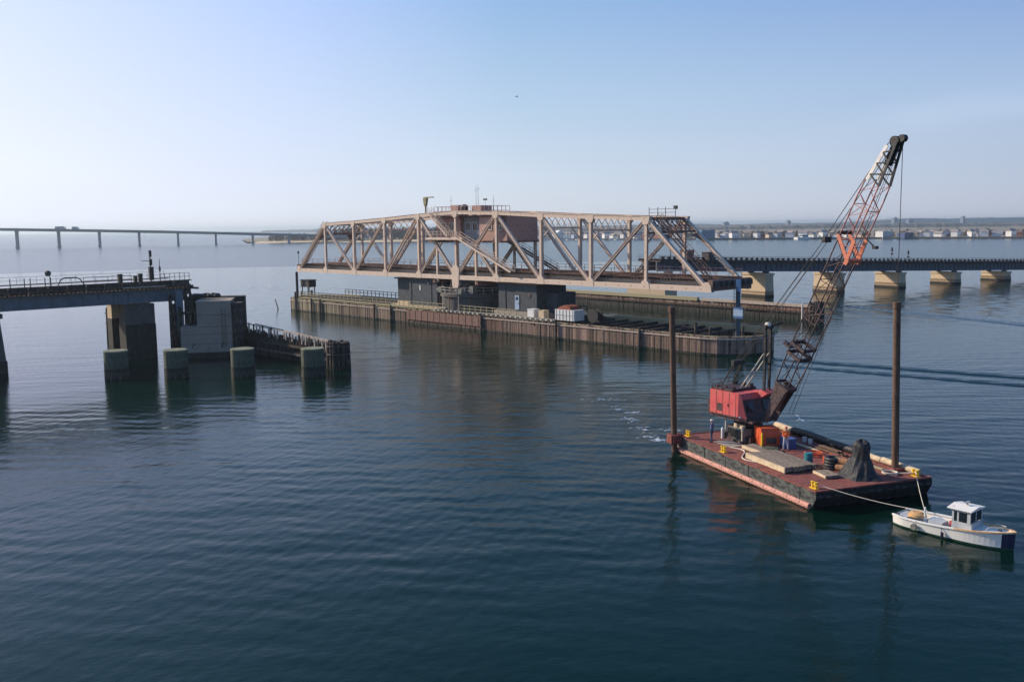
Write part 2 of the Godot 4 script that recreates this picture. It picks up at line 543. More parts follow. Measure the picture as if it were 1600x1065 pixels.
func make_bridge() -> void:
	var yaw := atan2(-0.726, 0.688)
	var t := thing("swing_bridge", "long pinkish steel truss swing span standing open above its timber fender", "bridge", W(-6.5, 172.1), yaw)
	var p := 10.86
	var top := [0.0, 18.95, 19.3, 19.75, 20.3, 20.65, 20.35, 19.8, 19.35, 18.95, 0.0]
	var cb := 9.0
	var X := func(i): return -54.3 + p * i
	for side in [1.0, -1.0]:
		var z: float = 4.7 * side
		var up := Vector3(0, 0, 1)
		var L := func(i): return Vector3(-54.3 + p * i, cb, z)
		var U := func(i): return Vector3(-54.3 + p * i, top[i], z)
		var b := MB.new()
		for q in [-0.24, 0.24]:
			b.box(Vector3(0, cb, z + q), Vector3(109.2, 0.78, 0.1))
		b.box(Vector3(0, cb - 0.2, z), Vector3(109.0, 0.1, 0.44))
		obj("bottom_chord", b, M.truss, t)
		for i in range(1, 9):
			b = MB.new()
			var a: Vector3 = U.call(i)
			var e: Vector3 = U.call(i + 1)
			b.hbar(a, e, 0.56, 0.6)
			b.bar(a + Vector3.UP * 0.31, e + Vector3.UP * 0.31, 0.7, 0.06)
			obj("top_chord", b, M.truss, t)
		for i in [0, 10]:
			b = MB.new()
			b.hbar(L.call(i), U.call(1 if i == 0 else 9), 0.56, 0.62, up)
			obj("end_post", b, M.truss, t)
		for i in range(1, 10):
			b = MB.new()
			var wide := 0.42 if i in [1, 6, 9, 5] else 0.58
			b.hbar(L.call(i), U.call(i), wide, 0.46, Vector3(1, 0, 0))
			obj("vertical", b, M.truss, t)
		for d in [[1, 2], [9, 8]]:
			b = MB.new()
			b.hbar(U.call(d[0]), L.call(d[1]), 0.44, 0.46, up)
			obj("diagonal", b, M.truss, t)
		for d in [[2, 3], [3, 4], [8, 9], [7, 6], [8, 7]]:
			b = MB.new()
			if d[0] == 7:
				b.hbar(L.call(7), U.call(6), 0.46, 0.5, up)
			elif d[0] == 8 and d[1] == 7:
				b.hbar(U.call(7), L.call(8), 0.46, 0.5, up)
			elif d[0] == 3:
				b.laced(L.call(3), U.call(4), 0.62, 0.4, up)
			else:
				b.hbar(L.call(d[0]), U.call(d[1]), 0.44, 0.48, up)
			obj("diagonal", b, M.truss, t)
		for d in [[4, 5], [6, 5]]:
			var a: Vector3 = U.call(d[0])
			var e: Vector3 = L.call(d[1])
			b = MB.new()
			b.hbar(a, e, 0.5, 0.52, up)
			obj("diagonal", b, M.truss, t)
			var mid := a.lerp(e, 0.5)
			b = MB.new()
			b.hbar(L.call(d[0]), mid, 0.42, 0.44, up)
			obj("sub_diagonal", b, M.truss, t)
			b = MB.new()
			b.hbar(Vector3(mid.x, cb - 1.0, z), mid, 0.36, 0.4, Vector3(1, 0, 0))
			obj("sub_vertical", b, M.truss, t)
		# gusset plates; a large one carries the span on the pivot
		for i in range(0, 11):
			b = MB.new()
			if i == 5:
				b.prism(PackedVector2Array([Vector2(-0.9, -1.5), Vector2(-0.6, -2.0), Vector2(0.6, -2.0), Vector2(0.9, -1.5), Vector2(1.05, 1.5), Vector2(0.5, 2.0), Vector2(-0.5, 2.0), Vector2(-1.05, 1.5)]), 0.76, Transform3D(Basis.IDENTITY, L.call(5) + Vector3(0, 0.1, -0.38)))
			else:
				b.prism(PackedVector2Array([Vector2(-0.85, -0.42), Vector2(0.85, -0.42), Vector2(0.7, 0.55), Vector2(0.3, 0.95), Vector2(-0.3, 0.95), Vector2(-0.7, 0.55)]), 0.68, Transform3D(Basis.IDENTITY, L.call(i) + Vector3(0, 0, -0.34)))
			obj("gusset", b, M.truss, t)
			if i > 0 and i < 10:
				b = MB.new()
				b.prism(PackedVector2Array([Vector2(-0.8, 0.3), Vector2(-0.6, -0.6), Vector2(-0.3, -0.9), Vector2(0.3, -0.9), Vector2(0.6, -0.6), Vector2(0.8, 0.3)]), 0.66, Transform3D(Basis.IDENTITY, U.call(i) + Vector3(0, 0, -0.33)))
				obj("gusset", b, M.truss, t)
	# cross members
	for i in range(0, 11):
		var b := MB.new()
		b.hbar(Vector3(X.call(i), 9.3, -4.4), Vector3(X.call(i), 9.3, 4.4), 0.5, 1.0)
		obj("floor_beam", b, M.truss, t)
	for z in [-3.1, -1.5, 1.5, 3.1]:
		boxed("stringer", Vector3(0, 9.72, z), Vector3(108.6, 0.62, 0.3), M.truss, t)
	for i in range(1, 10):
		var b := MB.new()
		b.laced(Vector3(X.call(i), top[i] - 0.1, -4.4), Vector3(X.call(i), top[i] - 0.1, 4.4), 0.5, 0.3)
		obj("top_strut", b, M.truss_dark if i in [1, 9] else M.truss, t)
		if not i in [4, 5, 6]:
			b = MB.new()
			var y0: float = top[i] - 2.1
			b.bar(Vector3(X.call(i), y0, -4.4), Vector3(X.call(i), y0, 4.4), 0.25, 0.28)
			for k in 6:
				var z0 := -4.4 + k * 8.8 / 6.0
				var z1 := z0 + 8.8 / 6.0
				b.bar(Vector3(X.call(i), y0, z0), Vector3(X.call(i), top[i] - 0.2, z1), 0.1, 0.1)
				b.bar(Vector3(X.call(i) + 0.1, y0, z1), Vector3(X.call(i) + 0.1, top[i] - 0.2, z0), 0.1, 0.1)
			for s in [-1.0, 1.0]:
				b.bar(Vector3(X.call(i), y0 - 1.5, 4.4 * s), Vector3(X.call(i), y0, 2.6 * s), 0.16, 0.16)
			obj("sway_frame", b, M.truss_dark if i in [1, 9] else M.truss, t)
		if i < 9:
			b = MB.new()
			var a0 := Vector3(X.call(i), top[i] + 0.05, -4.4)
			var a1 := Vector3(X.call(i + 1), top[i + 1] + 0.05, 4.4)
			b.laced(a0, a1, 0.3, 0.12)
			b.bar(Vector3(a0.x, a0.y - 0.16, 4.4), Vector3(a1.x, a1.y - 0.16, -4.4), 0.14, 0.12)
			obj("top_lateral", b, M.truss, t)
	# portals between the inclined end posts
	for e in [-1.0, 1.0]:
		var u := Vector3(e * (54.3 - p), 19.0, 0)
		var l := Vector3(e * 54.3, cb, 0)
		var b := MB.new()
		var lo := u.lerp(l, 0.2)
		b.bar(u + Vector3(0, 0, -4.4), u + Vector3(0, 0, 4.4), 0.34, 0.3)
		b.bar(lo + Vector3(0, 0, -4.4), lo + Vector3(0, 0, 4.4), 0.3, 0.3)
		for k in 8:
			var z0 := -4.4 + k * 1.1
			b.bar(u + Vector3(0, 0, z0), lo + Vector3(0, 0, z0 + 1.1), 0.12, 0.12)
			b.bar(u + Vector3(0.1, 0, z0 + 1.1), lo + Vector3(0.1, 0, z0), 0.12, 0.12)
		for s in [-1.0, 1.0]:
			var q := u.lerp(l, 0.36)
			b.prism(PackedVector2Array([Vector2(0, 0), Vector2(1.9, 1.7), Vector2(0, 1.9)]) if s > 0 else PackedVector2Array([Vector2(0, 0), Vector2(0, 1.9), Vector2(-1.9, 1.7)]), 0.06, Transform3D(Basis(Vector3(0, 0, 1), (u - l).normalized(), Vector3(0, 0, 1).cross((u - l).normalized())), q + Vector3(0, 0, -4.4 * s)))
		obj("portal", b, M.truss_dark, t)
		# ladder cage following the end post
		b = MB.new()
		var a0 := u.lerp(l, 0.04) + Vector3(e * 0.7, 0.3, 3.6)
		var a1 := u.lerp(l, 0.96) + Vector3(e * 0.7, 0.3, 3.6)
		for k in 26:
			var q := a0.lerp(a1, k / 25.0)
			b.box(q, Vector3(0.06, 0.06, 0.9))
			if k % 2 == 0:
				b.bar(q + Vector3(0, 0, -0.45), q + Vector3(e * 0.5, 0.75, -0.45), 0.05, 0.05)
				b.bar(q + Vector3(0, 0, 0.45), q + Vector3(e * 0.5, 0.75, 0.45), 0.05, 0.05)
		for s in [-0.45, 0.45]:
			b.bar(a0 + Vector3(0, 0, s), a1 + Vector3(0, 0, s), 0.1, 0.16)
			b.bar(a0 + Vector3(e * 0.5, 0.75, s), a1 + Vector3(e * 0.5, 0.75, s), 0.06, 0.06)
		stuff(obj("post_ladder", b, M.truss_dark, t))
	# track
	var b := MB.new()
	for k in 198:
		b.col = Color.WHITE.darkened(R.randf() * 0.45)
		b.box(Vector3(-54.2 + k * 0.55, 10.16 + R.randf() * 0.02, R.randf_range(-0.1, 0.1)), Vector3(0.26, 0.26, 8.5))
	stuff(obj("tie", b, M.rail_tie, t))
	for z in [-3.2, -1.7, 1.7, 3.2]:
		boxed("rail", Vector3(0, 10.38, z), Vector3(108.4, 0.17, 0.09), M.rail, t)
	for z in [-3.0, 0.0, 3.0]:
		boxed("guard_timber", Vector3(0, 10.36, z + 0.75), Vector3(108.4, 0.13, 0.2), M.rail_tie, t)
	for s in [-1.0, 1.0]:
		boxed("walkway", Vector3(0, 10.34, 3.95 * s), Vector3(108, 0.08, 0.8), M.rail_tie, t)
		railing(t, PackedVector3Array([Vector3(-54, 10.4, 4.3 * s), Vector3(54, 10.4, 4.3 * s)]), 1.1, 2.2, M.truss_dark, 0.03)
	# end castings and rest beams, their shade put into a darker steel
	for e in [-1.0, 1.0]:
		boxed("end_beam", Vector3(e * 54.9, 9.5, 0), Vector3(0.7, 1.5, 9.9), M.truss_dark, t)
		b = MB.new()
		for k in 7:
			b.box(Vector3(e * 55.4, 9.7, -4.2 + k * 1.4), Vector3(0.6, 0.8, 0.7))
		obj("end_lock", b, M.dark_steel, t)
	# control house hung between the trusses over the track
	var h := Node3D.new()
	h.name = "control_house"
	t.add_child(h)
	boxed("wall", Vector3(8.9, 17.7, 0), Vector3(7.2, 4.2, 7.4), M.house_wall, h)
	boxed("wall", Vector3(-4.9, 17.7, -0.6), Vector3(7.0, 4.2, 6.0), M.house_wall, h)
	boxed("wall", Vector3(1.95, 17.7, -0.9), Vector3(6.6, 4.2, 5.2), M.panel_grey, h)
	boxed("floor", Vector3(2.0, 15.42, 0), Vector3(21.6, 0.3, 8.4), M.truss_dark, h)
	boxed("roof", Vector3(2.0, 19.96, -0.1), Vector3(21.4, 0.24, 8.2), M.roofing, h)
	for q in [Vector3(0.0, 18.1, 1.72), Vector3(1.9, 18.1, 1.72), Vector3(3.8, 18.1, 1.72), Vector3(-6.2, 18.1, 2.42), Vector3(-3.9, 18.1, 2.42), Vector3(8.0, 18.2, 3.72), Vector3(10.6, 18.2, 3.72)]:
		var wn := Node3D.new()
		wn.name = "window"
		h.add_child(wn, true)
		boxed("pane", q, Vector3(1.1, 1.3, 0.06), M.glass, wn)
		b = MB.new()
		for s in [-1.0, 1.0]:
			b.box(q + Vector3(0.6 * s, 0, 0.03), Vector3(0.1, 1.5, 0.12))
			b.box(q + Vector3(0, 0.7 * s, 0.03), Vector3(1.1, 0.1, 0.12))
		b.box(q + Vector3(0, 0, 0.04), Vector3(0.06, 1.3, 0.06))
		obj("frame", b, M.white_paint, wn)
	boxed("notice_panel", Vector3(3.1, 17.0, 1.76), Vector3(1.0, 0.7, 0.08), M.white_paint, h)
	# platform along the near side with brackets and railings
	b = MB.new()
	b.box(Vector3(-2.6, 16.1, 4.6), Vector3(10.6, 0.16, 1.9))
	for x in [-7.6, -5.0, -2.4, 0.2, 2.4]:
		b.bar(Vector3(x, 16.0, 5.5), Vector3(x, 15.4, 3.6), 0.12, 0.14)
	b.box(Vector3(-2.6, 15.95, 5.5), Vector3(10.6, 0.34, 0.12))
	obj("platform", b, M.truss, t)
	railing(t, PackedVector3Array([Vector3(-7.8, 16.2, 3.9), Vector3(-7.8, 16.2, 5.5), Vector3(1.2, 16.2, 5.5)]), 1.1, 1.2, M.truss, 0.035)
	stair(t, Vector3(-6.8, 20.7, 5.3), Vector3(-1.2, 16.4, 5.3), 0.95, M.truss)
	stair(t, Vector3(1.2, 16.2, 5.3), Vector3(15.4, 10.4, 5.3), 1.1, M.truss)
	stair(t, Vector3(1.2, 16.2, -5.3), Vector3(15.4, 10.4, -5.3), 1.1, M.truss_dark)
	# plant, railing and aerials on the roof
	railing(t, PackedVector3Array([Vector3(-7.5, 20.1, 3.6), Vector3(5.5, 20.1, 3.6), Vector3(5.5, 20.1, -3.6), Vector3(-7.5, 20.1, -3.6), Vector3(-7.5, 20.1, 3.6)]), 1.7, 1.1, M.house_wall, 0.035)
	boxed("machine_hut", Vector3(-4.4, 21.1, 0.2), Vector3(2.2, 2.0, 2.2), M.house_wall, t)
	boxed("machine_hut", Vector3(1.2, 21.0, -0.6), Vector3(2.6, 1.8, 2.6), M.house_wall, t)
	b = MB.new()
	b.lathe(PackedVector2Array([Vector2(0, 20.1), Vector2(0.7, 20.1), Vector2(0.75, 21.7), Vector2(0.5, 22.1), Vector2(0, 22.2)]), 14, Vector3(-1.6, 0, 1.2))
	obj("tank", b, M.dark_steel, t)
	for q in [[-5.6, 1.0, 24.0], [-0.2, -1.0, 26.0], [0.8, 0.4, 25.6], [4.6, 1.6, 23.2], [3.4, -1.5, 23.8]]:
		b = MB.new()
		b.tube(Vector3(q[0], 20.1, q[1]), Vector3(q[0], q[2], q[1]), 0.045, 0.02, 6)
		if q[2] < 23.5:
			b.box(Vector3(q[0], q[2] - 0.3, q[1]), Vector3(0.9, 0.3, 0.2))
		else:
			b.bar(Vector3(q[0] - 0.5, q[2] - 1.0, q[1]), Vector3(q[0] + 0.5, q[2] - 1.0, q[1]), 0.04, 0.04)
		obj("aerial", b, M.dark_steel, t)
	b = MB.new()
	b.tube(Vector3(-9.0, 20.3, 4.4), Vector3(-9.0, 22.9, 4.4), 0.16, 0.16, 10)
	b.prism(PackedVector2Array([Vector2(-0.2, 0), Vector2(0.2, 0), Vector2(0.55, 1.5), Vector2(-0.5, 1.5)]), 0.5, Transform3D(Basis.IDENTITY, Vector3(-9.0, 22.0, 4.15)))
	b.box(Vector3(-8.0, 23.6, 4.4), Vector3(2.8, 0.2, 0.3))
	obj("davit", b, mat(142, 138, 96, 0.7, 0.12), t)
	# small navigation light frame on the right portal, light mast on the left end
	b = MB.new()
	for x in [42.6, 44.2, 45.6, 47.4]:
		b.tube(Vector3(x, 19.2, 3.0), Vector3(x, 20.6, 3.0), 0.05, 0.05, 6)
	b.bar(Vector3(42.6, 20.3, 3.0), Vector3(47.4, 20.3, 3.0), 0.06, 0.06)
	b.bar(Vector3(42.6, 19.8, 3.0), Vector3(47.4, 19.8, 3.0), 0.06, 0.06)
	b.box(Vector3(47.4, 20.5, 3.0), Vector3(0.5, 0.5, 0.4))
	obj("light_frame", b, M.dark_steel, t)
	b = MB.new()
	b.tube(Vector3(-55.2, 9.6, 4.5), Vector3(-55.2, 12.6, 4.5), 0.06, 0.05, 6)
	b.lathe(PackedVector2Array([Vector2(0, 12.6), Vector2(0.2, 12.6), Vector2(0.2, 13.1), Vector2(0, 13.2)]), 10, Vector3(-55.2, 0, 4.5))
	obj("end_light", b, M.dark_steel, t)
	# machinery beneath: drum girder, radial arms, rack
	b = MB.new()
	b.lathe(PackedVector2Array([Vector2(4.3, 6.75), Vector2(4.9, 6.75), Vector2(4.9, 7.1), Vector2(4.6, 7.1), Vector2(4.6, 8.2), Vector2(4.9, 8.2), Vector2(4.9, 8.45), Vector2(0.2, 8.45)]), 40, Vector3.ZERO, 0, 0, true)
	obj("drum", b, M.dark_steel, t)
	for a in 16:
		var d := Vector3(cos(TAU * a / 16), 0, sin(TAU * a / 16))
		b = MB.new()
		b.tube(d * 4.2 + Vector3.UP * 6.5, d * 5.0 + Vector3.UP * 6.5, 0.26, 0.3, 12)
		obj("roller", b, M.dark_steel, t)
	for x in [-6.0, 6.0]:
		b = MB.new()
		b.hbar(Vector3(x, 8.1, -5.2), Vector3(x, 8.1, 5.2), 0.6, 0.9)
		obj("loading_girder", b, M.truss_dark, t)

func make_pivot() -> void:
	var yaw := atan2(-0.726, 0.688)
	var o := W(-6.5, 172.1)
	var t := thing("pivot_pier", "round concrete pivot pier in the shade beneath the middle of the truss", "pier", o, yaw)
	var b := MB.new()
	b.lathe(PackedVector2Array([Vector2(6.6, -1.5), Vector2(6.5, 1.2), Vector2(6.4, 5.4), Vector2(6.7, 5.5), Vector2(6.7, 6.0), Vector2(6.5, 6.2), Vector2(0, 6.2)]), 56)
	obj("pier_body", b, M.concrete_dark, t)  # dark concrete stands in for the shade under the span
	b = MB.new()
	b.lathe(PackedVector2Array([Vector2(4.2, 6.21), Vector2(5.0, 6.21), Vector2(5.0, 6.36), Vector2(4.2, 6.36)]), 48, Vector3.ZERO, 0, 0, true)
	obj("track_ring", b, M.dark_steel, t)
	var pts := PackedVector3Array()
	for i in 25:
		pts.push_back(Vector3(cos(TAU * i / 24) * 6.5, 6.2, sin(TAU * i / 24) * 6.5))
	railing(t, pts, 1.0, 1.8, M.grey_rail, 0.04)
	for q in [[-3.6, 5.4, 1.2, 1.0, 0.9], [2.2, 5.7, 1.5, 0.8, 1.0], [4.3, 4.6, 1.0, 1.3, 0.9]]:
		boxed("gear_case", Vector3(q[0], 6.2 + q[3] * 0.5, q[1]), Vector3(q[2], q[3], q[4]), M.gen_grey, t)
		b = MB.new()
		b.tube(Vector3(q[0] - q[2] * 0.5 - 0.5, 6.6, q[1]), Vector3(q[0] - q[2] * 0.5, 6.6, q[1]), 0.3, 0.3, 12)
		obj("motor", b, M.girder_blue, t)
	for k in 5:
		b = MB.new()
		var a0 := 0.9 + k * 0.32
		b.path(PackedVector3Array([Vector3(cos(a0) * 6.75, 2.9, sin(a0) * 6.75), Vector3(cos(a0) * 6.8, 5.3, sin(a0) * 6.8), Vector3(cos(a0) * 6.2, 6.5, sin(a0) * 6.2)]), 0.07, 6)
		obj("pipe", b, M.grey_rail if k % 2 else M.truss_dark, t)
	for k in 9:
		b = MB.new()
		var zz := 5.6 + R.randf() * 0.8
		var xx := -4.8 + k * 0.35
		b.bar(Vector3(xx, 3.1 + 0.13 * (k % 3), zz), Vector3(xx + 2.2 + R.randf(), 3.2 + 0.13 * (k % 3), zz + R.randf_range(-0.4, 0.2)), 0.2, 0.14)
		obj("stacked_timber", b, M.timber_pale if k % 2 else M.timber_fender, t)
	for x in [-5.2, -2.4, 2.6, 5.4]:
		b = MB.new()
		b.bar(Vector3(x, 8.2, 3.9), Vector3(x * 0.7, 6.9, 5.0), 0.16, 0.2)
		obj("bracket", b, M.truss_dark, t)
	# two concrete machinery houses beside it, truss shade put into their dark walls
	var h := thing("machinery_house", "windowless concrete house left of the pivot, shade of the truss painted into its upper walls", "building", o, yaw)
	boxed("wall", Vector3(-17.6, 5.9, -0.4), Vector3(5.0, 4.4, 7.0), M.shaded_wall, h)
	boxed("lit_lower_wall", Vector3(-17.6, 3.3, -0.4), Vector3(5.2, 0.9, 7.2), M.concrete_warm, h)  # tan tone paints in sunlight on the foot of the wall
	boxed("wall", Vector3(-10.8, 5.45, 0.3), Vector3(8.6, 5.5, 7.6), M.shaded_wall, h)
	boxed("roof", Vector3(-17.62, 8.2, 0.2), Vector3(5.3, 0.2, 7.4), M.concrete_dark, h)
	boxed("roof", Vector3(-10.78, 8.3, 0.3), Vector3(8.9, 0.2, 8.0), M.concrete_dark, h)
	boxed("plinth", Vector3(-13.6, 2.3, 0.3), Vector3(14.4, 1.7, 8.4), M.concrete_warm, h)  # tan again for the sunlit base
	for x in [-14.4, -8.2]:
		boxed("conduit", Vector3(x, 5.6, 4.15), Vector3(0.12, 5.0, 0.1), M.dark_steel, h)
	boxed("downlight", Vector3(-9.0, 7.6, 4.2), Vector3(0.3, 0.2, 0.25), M.grey_rail, h)
	railing(h, PackedVector3Array([Vector3(-20, 8.3, 3.4), Vector3(-15.4, 8.3, 3.4)]), 0.3, 1.5, M.grey_rail, 0.04)
	boxed("vent", Vector3(-11.6, 6.6, 4.14), Vector3(0.35, 0.9, 0.08), M.white_paint, h)
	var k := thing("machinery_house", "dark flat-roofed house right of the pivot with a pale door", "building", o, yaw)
	boxed("wall", Vector3(14.9, 5.9, 0.2), Vector3(9.4, 4.6, 7.2), M.shaded_wall, k)
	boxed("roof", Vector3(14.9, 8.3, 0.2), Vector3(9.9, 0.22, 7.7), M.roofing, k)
	var d := boxed("door", Vector3(14.9, 5.1, 3.84), Vector3(1.0, 2.4, 0.1), M.sign_blue, k)
	boxed("handle", Vector3(15.25, 5.0, 3.93), Vector3(0.08, 0.2, 0.08), M.dark_steel, d)
	boxed("pane", Vector3(14.9, 5.8, 3.91), Vector3(0.5, 0.5, 0.04), M.glass, d)
	boxed("door_frame", Vector3(14.9, 5.1, 3.82), Vector3(1.3, 2.7, 0.06), M.concrete_dark, k)
	boxed("conduit", Vector3(12.0, 5.9, 3.86), Vector3(0.12, 4.4, 0.1), M.dark_steel, k)
	boxed("louvre", Vector3(17.6, 6.4, 3.84), Vector3(1.2, 0.8, 0.08), M.dark_steel, k)
	boxed("annex", Vector3(21.0, 5.1, -0.6), Vector3(2.6, 3.6, 4.6), M.shaded_wall, k)
	boxed("plinth", Vector3(15.4, 3.1, 0.2), Vector3(12, 0.98, 8.0), M.concrete, k)

func wall_planks(parent: Node, pts: PackedVector2Array, hgt: float, m: Material, m2: Material, low: float, pale := 0.0) -> void:
	# upright timber sheathing along a line, wet and dark at the foot
	var b := MB.new()
	var w := MB.new()
	for i in pts.size() - 1:
		var a := pts[i]
		var e := pts[i + 1]
		var l := a.distance_to(e)
		var k := maxi(1, roundi(l / 0.36))
		var dir := (e - a) / l
		var bs := Basis(Vector3.UP, -atan2(dir.y, dir.x))
		for j in k:
			var q := a.lerp(e, (j + 0.5) / k)
			var hh := hgt + R.randf_range(-0.14, 0.12)
			if R.randf() < 0.03:
				hh -= R.randf_range(0.2, 0.9)
			var off := R.randf_range(-0.05, 0.05)
			var tone := R.randf_range(0.55, 1.0)
			if R.randf() < 0.18:
				tone *= 0.45
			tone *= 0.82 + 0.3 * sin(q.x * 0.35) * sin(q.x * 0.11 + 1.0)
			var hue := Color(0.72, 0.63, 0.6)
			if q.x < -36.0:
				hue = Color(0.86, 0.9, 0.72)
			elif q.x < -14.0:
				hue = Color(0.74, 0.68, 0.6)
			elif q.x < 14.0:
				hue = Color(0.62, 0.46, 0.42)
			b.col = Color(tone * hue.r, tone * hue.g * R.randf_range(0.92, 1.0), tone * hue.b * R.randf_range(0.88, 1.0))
			var c := Vector3(q.x, 0, q.y) + bs.z * off
			b.box(c + Vector3.UP * (hh + low) * 0.5, Vector3(l / k - 0.02, hh - low, 0.26), bs)
			w.col = Color.WHITE.darkened(R.randf() * 0.3)
			w.box(c + Vector3.UP * (low - 1.2) * 0.5, Vector3(l / k - 0.02, low + 1.2, 0.27), bs)
	stuff(obj("plank", b, m, parent))
	stuff(obj("wet_plank", w, m2, parent))

func wale(parent: Node, pts: PackedVector2Array, y: float, off: float, s: float, m: Material) -> void:
	var b := MB.new()
	for i in pts.size() - 1:
		var d := (pts[i + 1] - pts[i]).normalized()
		var nn := Vector2(-d.y, d.x) * off
		var a := pts[i] + nn
		var e := pts[i + 1] + nn
		b.bar(Vector3(a.x, y, a.y), Vector3(e.x, y, e.y), s, s)
	obj("wale", b, m, parent)

func make_fender() -> void:
	var yaw := atan2(-0.726, 0.688)
	var o := W(-6.5, 172.1)
	var t := thing("timber_fender", "long weathered timber fender ringing the pivot pier under the truss", "fender", o, yaw)
	var ring := PackedVector2Array()
	for i in 9:
		var a := PI * 0.5 - PI * i / 8.0
		ring.push_back(Vector2(54.5 + cos(a) * 6.4, sin(a) * 6.5))
	var left := PackedVector2Array()
	for i in 9:
		var a := -PI * 0.5 - PI * i / 8.0
		left.push_back(Vector2(-54.0 + cos(a) * 6.6, sin(a) * 6.5))
	var all := PackedVector2Array([Vector2(-54.0, 6.5)])
	all.append_array(ring)
	all.append_array(left)
	wall_planks(t, all, 2.62, M.timber_fender, M.algae, 0.3)
	wale(t, all, 2.3, 0.2, 0.16, M.timber_fender)
	wale(t, all, 2.55, -0.3, 0.26, M.timber_pale)
	# taller guide piles on the outside
	for x in [-53.0, -46.5, -43.0, -23.0, -17.5, 9.0, 27.0, 44.0]:
		var b := MB.new()
		b.tube(Vector3(x, -1, 6.95), Vector3(x, 3.1, 6.9), 0.22, 0.2, 8)
		obj("guide_pile", b, M.timber_dark, t)
	# rusty sheeted length near the middle
	for j in 24:
		boxed("rusty_sheet", Vector3(-12.0 + j * 0.9, 1.62, 6.76 + (0.05 if j % 2 == 0 else 0.0)), Vector3(0.86, 1.75, 0.12), M.truss_dark, t)
	# walkway inside the wall with its railing, cross ties, and a deck round the pier
	boxed("walkway", Vector3(-18, 2.92, 5.4), Vector3(70, 0.14, 1.5), M.timber_pale, t)
	boxed("walkway", Vector3(-18, 2.92, -5.4), Vector3(70, 0.14, 1.5), M.timber_pale, t)
	boxed("walkway", Vector3(44, 2.62, -5.6), Vector3(30, 0.9, 1.0), M.timber_pale, t)
	railing(t, PackedVector3Array([Vector3(-53, 3.0, 6.1), Vector3(17, 3.0, 6.1)]), 1.1, 1.5, M.timber_pale, 0.05)
	railing(t, PackedVector3Array([Vector3(-53, 3.0, 4.7), Vector3(-21, 3.0, 4.7)]), 1.15, 1.5, M.timber_dark, 0.055)
	railing(t, PackedVector3Array([Vector3(-53, 3.0, -6.1), Vector3(22, 3.0, -6.1)]), 1.15, 1.5, M.timber_dark, 0.055)
	var b := MB.new()
	for k in 26:
		b.box(Vector3(-4.0 + k * 1.2, 2.98, 6.45), Vector3(0.42, 0.3, 1.0))
	stuff(obj("joist_end", b, M.grey_rail, t))
	b = MB.new()
	for k in 36:
		var x := -52.0 + k * 3.0
		b.box(Vector3(x, 2.45, 0), Vector3(0.3, 0.34, 12.6))
		for z in [-3.4, 3.4]:
			b.tube(Vector3(x, -1.0, z), Vector3(x, 2.4, z), 0.2, 0.18, 7)
	stuff(obj("cross_tie", b, M.timber_dark, t))
	b = MB.new()
	for k in 60:
		b.col = Color.WHITE.darkened(R.randf() * 0.4)
		b.box(Vector3(-53.0 + k * 0.55, 2.78, 0), Vector3(0.5, 0.12, 9.2))
	stuff(obj("deck_plank", b, M.timber_dark, t))
	b = MB.new()
	for k in 80:
		b.col = Color.WHITE.darkened(R.randf() * 0.4)
		b.box(Vector3(-20.0 + k * 0.55, 2.6, 0), Vector3(0.5, 0.12, 12.0))
	stuff(obj("deck_plank", b, M.timber_dark, t))
	# clutter at the left nose
	for q in [[-58.6, 2.0], [-59.2, -1.0], [-57.6, 4.2]]:
		b = MB.new()
		b.tube(Vector3(q[0], -1, q[1]), Vector3(q[0], 3.9, q[1]), 0.32, 0.28, 10)
		obj("nose_pile", b, M.timber_dark, t)
	b = MB.new()
	b.tube(Vector3(-60.2, -1.0, 7.0), Vector3(-61.4, 2.2, 7.3), 0.14, 0.1, 7)
	obj("broken_pile", b, M.timber_dark, t)

	# things standing on it
	var s := thing("signal_cabinet", "black cabinet on thin legs at the left nose of the timber fender", "cabinet", o, yaw)
	boxed("cabinet", Vector3(-53.6, 5.9, 3.2), Vector3(3.4, 1.5, 1.9), M.black_iron, s)
	boxed("cabinet_roof", Vector3(-53.6, 6.72, 3.2), Vector3(3.7, 0.12, 2.2), M.dark_steel, s)
	for q in [Vector2(-55.0, 2.5), Vector2(-55.0, 3.9), Vector2(-52.2, 2.5), Vector2(-52.2, 3.9)]:
		boxed("leg", Vector3(q.x, 4.05, q.y), Vector3(0.16, 2.2, 0.16), M.black_iron, s)
	b = MB.new()
	b.tube(Vector3(-55.6, 2.8, 4.9), Vector3(-55.6, 8.5, 4.9), 0.3, 0.28, 12)
	var pl := solo("steel_post", b, M.black_iron, "dark upright steel post beneath the left end of the truss", "post")
	pl.position = o
	pl.rotation.y = yaw
	var sh := thing("storage_shed", "pale panelled shed with a rust coloured cover on the fender right of the pivot", "shed", o, yaw)
	boxed("wall", Vector3(27.2, 3.75, 3.9), Vector3(4.2, 1.75, 2.4), M.white_paint, sh)
	b = MB.new()
	for k in 6:
		b.box(Vector3(25.4 + k * 0.72, 3.75, 5.13), Vector3(0.06, 1.7, 0.05))
	b.box(Vector3(27.2, 3.75, 5.13), Vector3(4.2, 0.06, 0.055))
	obj("batten", b, M.panel_grey, sh)
	b = MB.new()
	b.prism(PackedVector2Array([Vector2(-1.6, 0), Vector2(1.6, 0), Vector2(1.1, 0.5), Vector2(0.1, 0.75), Vector2(-1.0, 0.42)]), 2.2, Transform3D(Basis.IDENTITY, Vector3(27.0, 4.63, 2.8)))
	obj("cover", b, M.rust_tarp, sh)
	b = MB.new()
	b.box(Vector3(20.0, 3.5, 5.0), Vector3(1.5, 1.6, 1.3))
	b.box(Vector3(20.0, 4.34, 5.0), Vector3(1.6, 0.08, 1.4))
	var c1 := solo("control_cabinet", b, M.white_paint, "pale steel cabinet left of the panelled shed, nearer the pivot", "cabinet", "cabinets on the fender")
